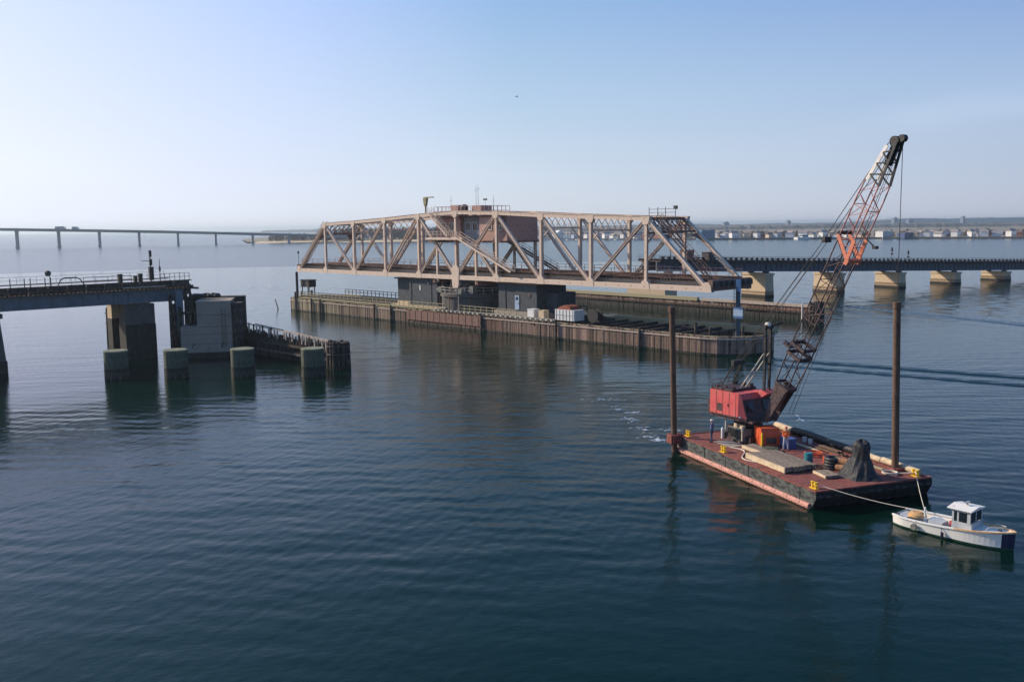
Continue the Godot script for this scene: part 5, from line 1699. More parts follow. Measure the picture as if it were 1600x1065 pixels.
	var plank := [[-1.2, 2.2, 2.6, "bare brown plank lying on the far side of the deck behind the power unit", M.cream], [2.6, 2.6, 3.2, "reddish brown plank lying on the far side of the deck", M.rust_tarp], [5.0, 2.9, 2.2, "short pale plank lying near the far bulwark by the tarped mound", M.timber_pale]]
	for q in plank:
		b = MB.new()
		b.box(Vector3(0, 0.06, 0), Vector3(q[2], 0.1, 0.25))
		var pk := solo("plank", b, q[4], q[3], "plank")
		pk.position = B(q[0], q[1], 1.22)
		pk.rotation.y = yaw + 0.03
	for q in [[-2.9, 3.3, "small white bucket by the far bulwark, left of two"], [-2.2, 3.3, "small white bucket by the far bulwark, right of two"]]:
		b = MB.new()
		b.lathe(PackedVector2Array([Vector2(0, 0), Vector2(0.14, 0), Vector2(0.18, 0.38), Vector2(0.16, 0.38), Vector2(0.13, 0.05), Vector2(0, 0.05)]), 14)
		var bk := solo("bucket", b, M.white_paint, q[2], "bucket")
		bk.position = B(q[0], q[1], 1.22)
	# more working clutter
	for q in [[4.4, 1.6, 0.9, 0.5, 0.6, "brown wooden crate beyond the tyre stack, larger of two"], [5.4, 1.5, 0.6, 0.4, 0.5, "brown wooden crate beyond the rolls of matting, smaller of two"]]:
		var cw := thing("wooden_crate", q[5], "crate", B(q[0], q[1], 1.22), yaw + 0.2)
		for k in 4:
			boxed("slat", Vector3(0, 0.06 + k * q[3] / 4.0, q[4] * 0.5), Vector3(q[2], q[3] / 4.0 - 0.03, 0.04), M.cream, cw)
			boxed("slat", Vector3(0, 0.06 + k * q[3] / 4.0, -q[4] * 0.5), Vector3(q[2], q[3] / 4.0 - 0.03, 0.04), M.cream, cw)
		for e in [-0.5, 0.5]:
			boxed("end", Vector3(q[2] * e, q[3] * 0.5, 0), Vector3(0.05, q[3], q[4]), M.rust_tarp, cw)
		boxed("contents", Vector3(0, q[3] * 0.4, 0), Vector3(q[2] * 0.9, q[3] * 0.7, q[4] * 0.9), M.timber_dark, cw)
	b = MB.new()
	for k in 46:
		var a := k * 0.62
		var rr := 0.16 + 0.3 * absf(sin(k * 1.7))
		b.tube(Vector3(cos(a) * rr, 0.05 + 0.004 * k, sin(a) * rr), Vector3(cos(a + 0.4) * rr, 0.09 + 0.004 * k, sin(a + 0.4) * rr), 0.035, 0.035, 5)
	var cn := solo("chain_heap", b, M.spud_rust, "heap of rusty chain on the deck between the large timber mat and the pallet", "chain")
	cn.position = B(4.6, -1.0, 1.22)
	b = MB.new()
	hp = PackedVector3Array()
	for k in 60:
		var a := k * 0.42
		var rr := 0.55 - 0.12 * sin(k * 0.11)
		hp.push_back(B(0.9 + rr * cos(a), 1.2 + rr * sin(a), 1.26 + k * 0.004))
	for k in 14:
		hp.push_back(B(1.5 + k * 0.22, 1.3 + 0.25 * sin(k * 0.7), 1.26))
	b.path(hp, 0.035, 5)
	solo("air_hose", b, M.orange_box, "orange air hose coiled on the deck behind the large timber mat", "hose")
	var st := thing("pipe_stack", "short stack of rusty pipes lying along the far side of the deck", "pipes", B(0.6, 2.9, 1.22), yaw)
	for k in 5:
		b = MB.new()
		var py := 0.1 + (0.17 if k > 2 else 0.0)
		var pz := (k - 1) * 0.21 if k < 3 else (k - 3.5) * 0.21
		b.tube(Vector3(-1.5 + 0.1 * k, py, pz), Vector3(1.6 - 0.13 * k, py, pz), 0.095, 0.095, 10)
		obj("pipe", b, M.spud_rust, st)
	var wb := thing("welding_set", "small dark grey welding set on the deck left of the grey generator", "welder", B(-6.9, 0.6, 1.22), yaw)
	boxed("case", Vector3(0, 0.42, 0), Vector3(0.9, 0.6, 0.5), M.gen_grey, wb)
	for wx in [-0.3, 0.3]:
		for wz in [-0.27, 0.27]:
			b = MB.new()
			b.tube(Vector3(wx, 0.12, wz - 0.04), Vector3(wx, 0.12, wz + 0.04), 0.12, 0.12, 12)
			obj("wheel", b, M.black_iron, wb)
	b = MB.new()
	b.box(Vector3(0, 0.02, 0), Vector3(2.2, 0.03, 1.3))
	var pp := solo("deck_plate", b, M.concrete, "pale worn steel plate lying on the deck near the person in blue", "plate")
	pp.position = B(-4.6, -2.4, 1.21)
	pp.rotation.y = yaw + 0.1
	var ch := thing("tool_chest", "blue tool chest right of the orange power unit", "chest", B(-1.9, 1.0, 1.2), yaw)
	boxed("chest", Vector3(0, 0.36, 0), Vector3(1.2, 0.7, 0.7), mat(52, 78, 132, 0.5, 0.12), ch)
	boxed("lid", Vector3(0, 0.75, 0), Vector3(1.26, 0.1, 0.76), mat(60, 88, 142, 0.5, 0.12), ch)

func make_crane() -> void:
	# heading of the crane: cab front and boom point right and toward the viewer
	var hd := Vector2(0.533, -0.846)
	var yaw := atan2(hd.y, hd.x)
	var o := W(18.55, 71.8, 1.2)
	var t := thing("crane", "red lattice-boom crane standing on the barge deck", "crane", o, yaw)
	var b := MB.new()
	# undercarriage
	b.box(Vector3(0, 0.55, 0), Vector3(2.6, 0.9, 1.9))
	b.box(Vector3(0, 0.25, 1.15), Vector3(3.2, 0.5, 0.55))
	b.box(Vector3(0, 0.25, -1.15), Vector3(3.2, 0.5, 0.55))
	obj("carbody", b, M.crane_dark, t)
	b = MB.new()
	b.lathe(PackedVector2Array([Vector2(0.95, 1.0), Vector2(1.1, 1.05), Vector2(1.1, 1.35), Vector2(0.95, 1.4), Vector2(0.95, 1.6)]), 28)
	obj("slew_ring", b, M.black_iron, t)
	boxed("bed_frame", Vector3(-0.55, 1.68, 0), Vector3(4.6, 0.18, 2.8), M.crane_dark, t)
	# machinery house: side profile with the sloping front
	b = MB.new()
	var prof := PackedVector2Array([Vector2(-2.7, 1.78), Vector2(1.25, 1.78), Vector2(0.75, 3.3), Vector2(0.55, 3.75), Vector2(-2.7, 3.75)])
	b.prism(prof, 3.0, Transform3D(Basis.IDENTITY, Vector3(0, 0, -1.5)))
	var hs := obj("machinery_house", b, M.crane_red, t)
	for x in [-2.0, -1.3, -0.6, 0.1]:
		boxed("panel_seam", Vector3(x, 2.75, 1.505), Vector3(0.03, 1.9, 0.02), M.crane_dark, hs)
	boxed("lamp_glass", Vector3(0.55, 1.93, 1.52), Vector3(0.22, 0.14, 0.05), M.white_paint, hs)
	boxed("door_opening", Vector3(-2.72, 2.7, 0.2), Vector3(0.04, 1.5, 1.6), M.crane_dark, hs)
	# dark panel painting the shade of the cab front, windows on it
	b = MB.new()
	var fr := Basis(Vector3(0, 0, 1), 0.317)
	b.box(Vector3(1.03, 2.54, 0), Vector3(0.08, 1.62, 2.96), fr)
	obj("front_shade_panel", b, M.crane_dark, t)
	for z in [-0.9, 0.9]:
		b = MB.new()
		b.box(Vector3(1.04, 2.75, z), Vector3(0.08, 0.8, 0.75), fr)
		obj("window", b, M.glass, t)
	# roof gear
	boxed("roof_walk", Vector3(-1.6, 3.86, 0), Vector3(2.2, 0.16, 2.7), M.crane_dark, t)
	b = MB.new()
	for x in [-2.4, -1.5, -0.7]:
		b.tube(Vector3(x, 3.95, -1.0), Vector3(x, 4.2, -1.0), 0.2, 0.2, 10)
		b.tube(Vector3(x, 3.95, 0.9), Vector3(x, 4.1, 0.9), 0.14, 0.14, 8)
	obj("roof_vent", b, M.crane_dark, t)
	b = MB.new()
	b.prism(PackedVector2Array([Vector2(0.0, 3.76), Vector2(0.9, 3.3), Vector2(1.6, 3.76), Vector2(0.9, 4.0)]), 1.1, Transform3D(Basis.IDENTITY, Vector3(0, 0, -1.45)))
	obj("cab_roof", b, M.crane_red, t)
	railing(hs, PackedVector3Array([Vector3(-2.6, 3.78, -1.4), Vector3(-2.6, 3.78, 1.4), Vector3(-0.4, 3.78, 1.4)]), 0.7, 0.9, M.crane_dark, 0.02)
	boxed("grille", Vector3(-1.65, 2.45, 1.512), Vector3(0.5, 0.6, 0.02), M.crane_dark, hs)
	boxed("sill_rail", Vector3(-0.7, 1.86, 1.52), Vector3(3.9, 0.09, 0.05), M.crane_dark, hs)
	boxed("latch", Vector3(-0.72, 2.7, 1.52), Vector3(0.06, 0.22, 0.05), M.crane_dark, hs)
	# counterweight
	boxed("counterweight", Vector3(-2.95, 2.3, 0), Vector3(0.4, 1.1, 2.6), M.crane_dark, t)
	# tall gantry mast behind the boom foot with two pale back struts
	var mt := Vector3(1.0, 8.9, 0)
	for z in [-1.05, -0.5]:
		b = MB.new()
		b.hbar(Vector3(1.1, 3.4, z), Vector3(1.15, 8.9, z), 0.13, 0.2, Vector3(1, 0, 0), 0.04)
		obj("gantry_leg", b, M.black_iron, t)
		b = MB.new()
		b.tube(Vector3(-0.9, 3.85, z + 0.5), Vector3(1.1, 6.9, z), 0.06, 0.06, 8)
		obj("back_strut", b, M.grey_rail, t)
	b = MB.new()
	b.box(Vector3(1.15, 8.9, -0.78), Vector3(0.3, 0.3, 0.9))
	b.box(Vector3(1.1, 6.0, -0.78), Vector3(0.14, 0.14, 0.6))
	b.bar(Vector3(1.2, 8.9, -0.9), Vector3(1.7, 9.2, -1.8), 0.12, 0.12)
	obj("gantry_head", b, M.black_iron, t)
	b = MB.new()
	b.tube(Vector3(1.15, 9.05, -0.9), Vector3(1.15, 9.05, -0.6), 0.2, 0.2, 16)
	obj("gantry_sheave", b, M.white_paint, t)
	# boom
	var inv := t.transform.affine_inverse()
	var foot: Vector3 = inv * W(19.75, 70.0, 2.95)
	var tip: Vector3 = inv * W(25.2, 61.4, 23.3)
	var ax := (tip - foot).normalized()
	var sd := Vector3(0, 0, 1)
	var dp := sd.cross(ax).normalized()       # toward the back of the boom
	if dp.y < 0:
		dp = -dp
	var L := foot.distance_to(tip)
	var half := func(s: float) -> Vector2:    # half width, half depth along the boom
		if s < 3.4:
			return Vector2(0.46, lerpf(0.16, 0.62, s / 3.4))
		if s > L - 3.4:
			var f := (L - s) / 3.4
			return Vector2(lerpf(0.32, 0.62, f), lerpf(0.25, 0.62, f))
		return Vector2(lerpf(0.46, 0.62, minf(1.0, (s - 3.4) / 2.0)), 0.62)
	var at := func(s: float, i: float, j: float) -> Vector3:
		var h: Vector2 = half.call(s)
		return foot + ax * s + sd * h.x * i + dp * h.y * j
	# plated foot
	for i in [-1.0, 1.0]:
		b = MB.new()
		var q := [at.call(0.0, i, -1.0), at.call(3.2, i, -1.0), at.call(3.2, i, 1.0), at.call(0.0, i, 1.0)]
		var thk: Vector3 = sd * 0.06
		b.quad(q[0] + thk, q[1] + thk, q[2] + thk, q[3] + thk)
		b.quad(q[3] - thk, q[2] - thk, q[1] - thk, q[0] - thk)
		for k in 4:
			b.quad(q[k] - thk, q[(k + 1) % 4] - thk, q[(k + 1) % 4] + thk, q[k] + thk)
		obj("boom_foot_plate", b, M.crane_dark, t)
	b = MB.new()
	b.bar(at.call(1.0, 0.0, 0.0), at.call(3.2, 0.0, 0.0), 0.9, 0.2, dp)
	obj("boom_foot_web", b, mat(132, 100, 92, 0.6, 0.25, Vector3(1, 1, 1)), t)
	# lattice sections
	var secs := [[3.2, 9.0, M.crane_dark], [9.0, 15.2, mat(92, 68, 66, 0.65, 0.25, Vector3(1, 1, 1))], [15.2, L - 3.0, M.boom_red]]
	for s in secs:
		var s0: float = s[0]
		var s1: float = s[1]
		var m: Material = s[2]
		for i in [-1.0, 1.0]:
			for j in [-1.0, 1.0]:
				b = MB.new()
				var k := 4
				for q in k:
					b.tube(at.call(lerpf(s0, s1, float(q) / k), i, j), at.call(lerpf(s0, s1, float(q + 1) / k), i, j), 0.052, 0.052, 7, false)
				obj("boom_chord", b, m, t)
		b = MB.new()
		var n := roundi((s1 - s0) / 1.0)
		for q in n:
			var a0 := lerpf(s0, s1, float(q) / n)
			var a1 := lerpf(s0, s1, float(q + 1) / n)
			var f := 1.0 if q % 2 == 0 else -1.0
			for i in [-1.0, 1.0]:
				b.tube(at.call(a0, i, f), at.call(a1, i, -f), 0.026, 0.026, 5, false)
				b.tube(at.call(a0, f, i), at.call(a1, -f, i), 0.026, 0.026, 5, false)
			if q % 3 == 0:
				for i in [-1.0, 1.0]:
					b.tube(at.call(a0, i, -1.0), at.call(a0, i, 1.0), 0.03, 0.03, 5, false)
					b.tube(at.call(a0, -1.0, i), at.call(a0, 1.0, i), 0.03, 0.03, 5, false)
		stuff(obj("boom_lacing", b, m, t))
	# section joints: dark plates low down, orange ones at mid boom
	for q in [[6.0, M.crane_dark, 0.0], [6.8, M.crane_dark, 0.0], [3.3, M.crane_dark, 0.0]]:
		b = MB.new()
		for i in [-1.0, 1.0]:
			b.bar(at.call(q[0], -1.1, i), at.call(q[0], 1.1, i), 0.16, 0.22, ax)
			b.bar(at.call(q[0], i, -1.1), at.call(q[0], i, 1.1), 0.16, 0.22, ax)
		obj("boom_joint", b, q[1], t)
	b = MB.new()
	b.bar(at.call(6.3, -1.0, 1.6), at.call(6.3, 1.0, 1.6), 0.7, 0.1, ax)
	for i in [-1.0, 1.0]:
		b.bar(at.call(6.3, i, 0.9), at.call(6.6, i, 2.0), 0.12, 0.12)
	obj("boom_step", b, M.crane_dark, t)
	for i in [-1.0, 1.0]:
		b = MB.new()
		b.bar(at.call(14.2, i, -1.5), at.call(15.6, i, 1.3), 0.08, 0.26, ax)
		obj("joint_plate", b, M.boom_orange, t)
		b = MB.new()
		b.bar(at.call(14.0, i, -1.2), at.call(15.8, i, -1.0), 0.1, 0.28, dp)
		obj("joint_plate", b, M.boom_orange, t)
	b = MB.new()
	b.bar(at.call(14.3, -1.2, -1.3), at.call(14.3, 1.2, -1.3), 0.3, 0.24, ax)
	obj("joint_beam", b, M.boom_orange, t)
	b = MB.new()
	b.bar(at.call(15.7, -1.1, 1.2), at.call(15.7, 1.1, 1.2), 0.2, 0.2, ax)
	obj("joint_beam", b, M.black_iron, t)
	b = MB.new()
	b.bar(at.call(16.2, 0.0, -1.0), at.call(15.9, 0.0, -3.0), 0.07, 0.07)
	b.box(at.call(15.9, 0.0, -3.1), Vector3(0.3, 0.2, 0.3))
	obj("joint_arm", b, M.black_iron, t)
	# head
	b = MB.new()
	for i in [-1.0, 1.0]:
		b.bar(at.call(L - 3.0, i, 0.8), at.call(L - 0.5, i, 0.9), 0.07, 0.26, dp)
	obj("boom_head_plate", b, M.boom_white, t)
	b = MB.new()
	b.bar(at.call(L - 1.7, 0.0, -0.3), at.call(L + 0.1, 0.0, -0.2), 0.42, 0.36, dp)
	for i in [-1.0, 1.0]:
		b.bar(at.call(L - 3.0, i, -1.0), at.call(L, i, -1.0), 0.1, 0.16, dp)
		for k in 3:
			b.bar(at.call(L - 3.0 + k * 0.8, i, -1.0), at.call(L - 2.6 + k * 0.8, i, 0.8), 0.07, 0.1, dp)
			b.bar(at.call(L - 2.6 + k * 0.8, i, 0.8), at.call(L - 2.2 + k * 0.8, i, -1.0), 0.07, 0.1, dp)
	obj("boom_head", b, M.black_iron, t)
	for i in [-0.55, 0.55]:
		b = MB.new()
		var c: Vector3 = at.call(L - 0.1, i, 0.0)
		b.tube(c - sd * 0.09, c + sd * 0.09, 0.34, 0.34, 20)
		obj("head_sheave", b, M.black_iron, t)
	b = MB.new()
	var c2: Vector3 = at.call(L + 0.25, 0.0, -1.6)
	b.tube(c2 - sd * 0.2, c2 + sd * 0.2, 0.24, 0.24, 18)
	obj("head_sheave", b, M.black_iron, t)
	# ropes
	var bail := foot.lerp(tip, 0.64) + dp * 1.9
	var gs := Vector3(-2.1, 4.1, 0)
	for i in [-1.0, 1.0]:
		b = MB.new()
		b.tube(at.call(L - 0.3, i, 0.9), bail + sd * 0.3 * i, 0.028, 0.028, 5)
		obj("pendant_rope", b, M.wire, t)
		for k in [0.2, 0.5]:
			b = MB.new()
			b.tube(bail + sd * 0.25 * i, Vector3(-1.2, 5.9, k * i), 0.022, 0.022, 5)
			b.tube(Vector3(-1.2, 5.9, k * i), gs + sd * k * i * 1.6, 0.022, 0.022, 5)
			obj("luffing_rope", b, M.wire, t)
	b = MB.new()
	b.box(bail, Vector3(0.3, 0.4, 0.7))
	obj("bail", b, M.black_iron, t)
	b = MB.new()
	b.box(Vector3(-1.2, 5.9, 0), Vector3(0.3, 0.4, 1.2))
	b.bar(Vector3(-1.2, 5.8, 0.4), Vector3(-2.3, 4.0, 0.6), 0.08, 0.08)
	b.bar(Vector3(-1.2, 5.8, -0.4), Vector3(-2.3, 4.0, -0.6), 0.08, 0.08)
	obj("luffing_block", b, M.black_iron, t)
	for q in [[0.0, 0.2], [-0.5, 0.7]]:
		b = MB.new()
		b.tube(at.call(L + 0.1, q[0], -1.2), at.call(1.6, q[0], -3.0 - q[1]), 0.02, 0.02, 5)
		obj("hoist_rope", b, M.wire, t)
	b = MB.new()
	var spud: Vector3 = inv * (B(6.35, 3.75, 0) + Vector3(-0.33, 12.75, 0))
	b.tube(c2 - Vector3.UP * 0.1, spud, 0.024, 0.024, 5)
	obj("load_rope", b, M.wire, t)

# ---------------------------------------------------------------- the white work boat, its ropes
func make_boat() -> void:
	var hd := Vector2(0.62, -0.785).normalized()
	var yaw := atan2(hd.y, hd.x)
	var t := thing("work_boat", "small white work boat with a flat-topped wheelhouse beside the barge bow", "boat", W(25.3, 51.9), yaw)
	t.basis = t.basis.scaled(Vector3.ONE * 0.93)
	var n := 26
	var xs := PackedFloat32Array()
	for i in n + 1:
		xs.push_back(-3.45 + 7.1 * i / n)
	var beam := func(x: float) -> float:
		var f := maxf(0.0, (x + 3.45) / 7.1)
		if f < 0.16:
			return lerpf(0.78, 1.12, sin(f / 0.16 * PI * 0.5))
		if f < 0.55:
			return 1.12 + 0.06 * sin((f - 0.16) / 0.39 * PI)
		return 1.12 * pow(maxf(0.0, 1.0 - pow((f - 0.55) / 0.45, 2.1)), 0.75)
	var sheer := func(x: float) -> float:
		var f := maxf(0.0, (x + 3.45) / 7.1)
		return 0.66 + 0.42 * pow(f, 2.2)
	var b := MB.new()
	var g := MB.new()
	var nv := MB.new()
	for i in n:
		for s in [-1.0, 1.0]:
			var q := []
			for k in [i, i + 1]:
				var x := xs[k]
				var w: float = beam.call(x)
				var h: float = sheer.call(x)
				var fw := 0.1 * pow(maxf(0.0, (x + 3.45) / 7.1), 3.0)
				q.push_back([Vector3(x + fw * 1.6, h, w * s), Vector3(x + fw, 0.12, w * s * 0.9), Vector3(x, -0.35, w * s * 0.72)])
			var up := [q[0][1], q[1][1], q[1][0], q[0][0]]
			var dn := [q[0][2], q[1][2], q[1][1], q[0][1]]
			var tgt := nv if i >= n - 2 else b
			if s > 0:
				tgt.quad(up[0], up[1], up[2], up[3])
				g.quad(dn[0], dn[1], dn[2], dn[3])
			else:
				tgt.quad(up[3], up[2], up[1], up[0])
				g.quad(dn[3], dn[2], dn[1], dn[0])
	# transom
	var tw: float = beam.call(xs[0])
	b.quad(Vector3(xs[0], 0.12, -tw * 0.9), Vector3(xs[0], 0.12, tw * 0.9), Vector3(xs[0], 0.66, tw), Vector3(xs[0], 0.66, -tw))
	g.quad(Vector3(xs[0], -0.35, -tw * 0.72), Vector3(xs[0], -0.35, tw * 0.72), Vector3(xs[0], 0.12, tw * 0.9), Vector3(xs[0], 0.12, -tw * 0.9))
	var hull := obj("hull", b, M.boat_white, t)
	obj("boot_top", g, M.boat_green, hull)
	obj("stem_shade", nv, M.boat_navy, hull)  # dark-blue stem; its panels also paint the shaded side of the bow
	# gunwale, decks
	for part in [[0, 15, M.boat_white, 1.0], [15, n, M.boat_trim, 1.0], [0, 15, M.boat_white, -1.0], [15, n, M.boat_trim, -1.0]]:
		b = MB.new()
		for i in range(part[0], part[1]):
			for s in [part[3]]:
				var p0 := Vector3(xs[i] + 0.16 * pow(maxf(0.0, (xs[i] + 3.45) / 7.1), 3.0), sheer.call(xs[i]) + 0.03, beam.call(xs[i]) * s)
				var p1 := Vector3(xs[i + 1] + 0.16 * pow(maxf(0.0, (xs[i + 1] + 3.45) / 7.1), 3.0), sheer.call(xs[i + 1]) + 0.03, beam.call(xs[i + 1]) * s)
				b.bar(p0, p1, 0.13, 0.09)
		obj("gunwale", b, part[2], t)
	b = MB.new()
	var fd := MB.new()
	for i in n:
		var w0: float = beam.call(xs[i]) - 0.05
		var w1: float = beam.call(xs[i + 1]) - 0.03
		if i < 16:
			var y := 0.36
			if i < 3:
				y = 0.6
			b.quad(Vector3(xs[i], y, w0 * 0.95), Vector3(xs[i + 1], y, w1 * 0.95), Vector3(xs[i + 1], y, -w1 * 0.95), Vector3(xs[i], y, -w0 * 0.95))
		else:
			var o: float = 0.16 * pow(maxf(0.0, (xs[i] + 3.45) / 7.1), 3.0)
			fd.quad(Vector3(xs[i] + o, sheer.call(xs[i]) - 0.02, w0), Vector3(xs[i + 1] + o, sheer.call(xs[i + 1]) - 0.02, maxf(w1, 0.0)), Vector3(xs[i + 1] + o, sheer.call(xs[i + 1]) - 0.02, -maxf(w1, 0.0)), Vector3(xs[i] + o, sheer.call(xs[i]) - 0.02, -w0))
	b.quad(Vector3(xs[3], 0.36, -1.0), Vector3(xs[3], 0.36, 1.0), Vector3(xs[3], 0.6, 1.0), Vector3(xs[3], 0.6, -1.0))
	obj("cockpit_sole", b, M.boat_grey, t)
	obj("foredeck", fd, M.boat_white, t)
	# rub rail tyre on the near side
	b = MB.new()
	b.tube(Vector3(-1.75, 0.35, 1.24), Vector3(-1.75, 0.35, 1.36), 0.22, 0.2, 14)
	obj("side_fender", b, M.gen_grey, t)
	# wheelhouse
	var wh := Node3D.new()
	wh.name = "wheelhouse"
	t.add_child(wh)
	var x0 := 0.35
	var x1 := 1.35
	var zz := 0.72
	for s in [-1.0, 1.0]:
		b = MB.new()
		var pr := PackedVector2Array([Vector2(x0, 0.3), Vector2(x1 + 0.25, 0.3), Vector2(x1 + 0.2, 1.2), Vector2(x0, 1.2)])
		b.prism(pr, 0.05, Transform3D(Basis.IDENTITY, Vector3(0, 0, zz * s - 0.025)))
		for q in [Vector2(x0 + 0.06, 0.12), Vector2(0.72, 0.1), Vector2(x1, 0.14)]:
			b.box(Vector3(q.x, 1.52, zz * s), Vector3(q.y, 0.68, 0.05))
		b.box(Vector3((x0 + x1) * 0.5, 1.88, zz * s), Vector3(x1 - x0 + 0.2, 0.12, 0.05))
		obj("side_wall", b, M.boat_grey, wh)
		boxed("window", Vector3(0.55, 1.5, zz * s), Vector3(0.24, 0.6, 0.02), M.glass, wh)
		boxed("window", Vector3(1.02, 1.5, zz * s), Vector3(0.5, 0.6, 0.02), M.glass, wh)
	b = MB.new()
	b.box(Vector3(x1 + 0.2, 0.85, 0), Vector3(0.05, 0.75, zz * 2.0))
	for z in [-zz, 0.0, zz]:
		b.box(Vector3(x1 + 0.1, 1.55, z), Vector3(0.06, 0.68, 0.09))
	b.box(Vector3(x1 + 0.06, 1.89, 0), Vector3(0.06, 0.1, zz * 2.0))
	obj("front_wall", b, M.boat_grey, wh)
	for z in [-0.36, 0.36]:
		boxed("windscreen", Vector3(x1 + 0.1, 1.54, z), Vector3(0.02, 0.6, 0.62), M.glass, wh)
	b = MB.new()
	b.prism(PackedVector2Array([Vector2(-0.9, 1.95), Vector2(0.9, 1.95), Vector2(0.9, 2.0), Vector2(0.0, 2.14), Vector2(-0.9, 2.0)]), 1.5, Transform3D(Basis(Vector3(0, 0, -1), Vector3.UP, Vector3(1, 0, 0)), Vector3(0.1, 0, 0)))
	obj("roof", b, M.boat_white, wh)
	boxed("helm_console", Vector3(1.25, 0.95, 0), Vector3(0.3, 0.5, 0.9), M.white_paint, wh)
	b = MB.new()
	for k in 12:
		var a0 := TAU * k / 12
		var a1 := TAU * (k + 1) / 12
		b.tube(Vector3(1.05, 1.3 + 0.2 * sin(a0), 0.2 * cos(a0)), Vector3(1.05, 1.3 + 0.2 * sin(a1), 0.2 * cos(a1)), 0.02, 0.02, 5)
	obj("wheel", b, M.black_iron, wh)
	# engine box, towing post and bow fittings
	boxed("engine_box", Vector3(-0.8, 0.55, 0.1), Vector3(0.9, 0.4, 0.8), M.boat_grey, t)
	b = MB.new()
	b.tube(Vector3(-1.75, 0.3, -0.05), Vector3(-1.75, 1.35, -0.05), 0.06, 0.05, 10)
	b.bar(Vector3(-1.75, 1.1, -0.25), Vector3(-1.75, 1.1, 0.15), 0.06, 0.06)
	obj("towing_post", b, M.white_paint, t)
	b = MB.new()
	b.path(PackedVector3Array([Vector3(2.3, 0.98, 0.55), Vector3(2.5, 1.22, 0.5), Vector3(3.2, 1.28, 0.16), Vector3(3.2, 1.28, -0.16), Vector3(2.5, 1.22, -0.5), Vector3(2.3, 0.98, -0.55)]), 0.025, 6)
	obj("bow_rail", b, M.grey_rail, t)
	b = MB.new()
	b.tube(Vector3(0.9, 2.08, 0.0), Vector3(0.9, 2.28, 0.0), 0.07, 0.06, 8)
	b.box(Vector3(0.9, 2.3, 0), Vector3(0.16, 0.05, 0.5))
	obj("light_bar", b, M.panel_grey, t)
	for q in [Vector3(-3.2, 0.72, 0.6), Vector3(-3.2, 0.72, -0.6), Vector3(2.9, 1.02, 0.0)]:
		boxed("cleat", q, Vector3(0.24, 0.07, 0.08), M.dark_steel, t)
	b = MB.new()
	b.path(PackedVector3Array([Vector3(-0.05, 0.75, 1.16), Vector3(-0.02, 0.45, 1.22), Vector3(0.02, 0.2, 1.2)]), 0.02, 5)
	b.tube(Vector3(0.02, 0.42, 1.22), Vector3(0.02, 0.1, 1.2), 0.09, 0.09, 10)
	obj("hanging_fender", b, M.boat_navy, t)
	boxed("fish_box", Vector3(-1.2, 0.5, -0.55), Vector3(0.7, 0.28, 0.45), M.sign_blue, t)
	b = MB.new()
	b.box(Vector3(-0.45, 0.42, 0.6), Vector3(0.5, 0.12, 0.3))
	b.tube(Vector3(-0.45, 0.5, 0.6), Vector3(-0.2, 0.5, 0.62), 0.1, 0.1, 10)
	obj("oilskin_bundle", b, M.tarp, t)
	boxed("fuel_tank", Vector3(-0.2, 0.5, -0.75), Vector3(0.5, 0.3, 0.3), M.crane_red, t)
	# net and rope heap on the stern deck
	b = MB.new()
	b.lathe(PackedVector2Array([Vector2(0, 0), Vector2(0.55, 0.02), Vector2(0.5, 0.18), Vector2(0.3, 0.3), Vector2(0, 0.28)]), 18, Vector3.ZERO, 0.12, 5)
	var np := solo("rope_heap", b, mat(206, 160, 104, 0.95, 0.3, Vector3(0.25, 0.25, 0.25)), "tan heap of rope on the stern deck of the white boat", "rope")
	np.transform = t.transform * Transform3D(Basis.IDENTITY, Vector3(-2.3, 0.62, -0.1))
	# tow lines
	var post := t.transform * Vector3(-1.75, 1.1, -0.05)
	for q in [[B(8.1, 3.8, 1.6), 0.5, "pale tow rope from the boat's post up to the far bow bitt"], [B(8.0, -4.0, 1.5), 0.55, "long pale tow rope from the boat's post to the near bow bitt"]]:
		b = MB.new()
		var pts := PackedVector3Array()
		for k in 17:
			var f := k / 16.0
			var p: Vector3 = q[0].lerp(post, f)
			pts.push_back(p + Vector3.DOWN * q[1] * 4.0 * f * (1.0 - f) * 0.3)
		b.path(pts, 0.022, 6)
		solo("tow_rope", b, M.rope, q[2], "rope")

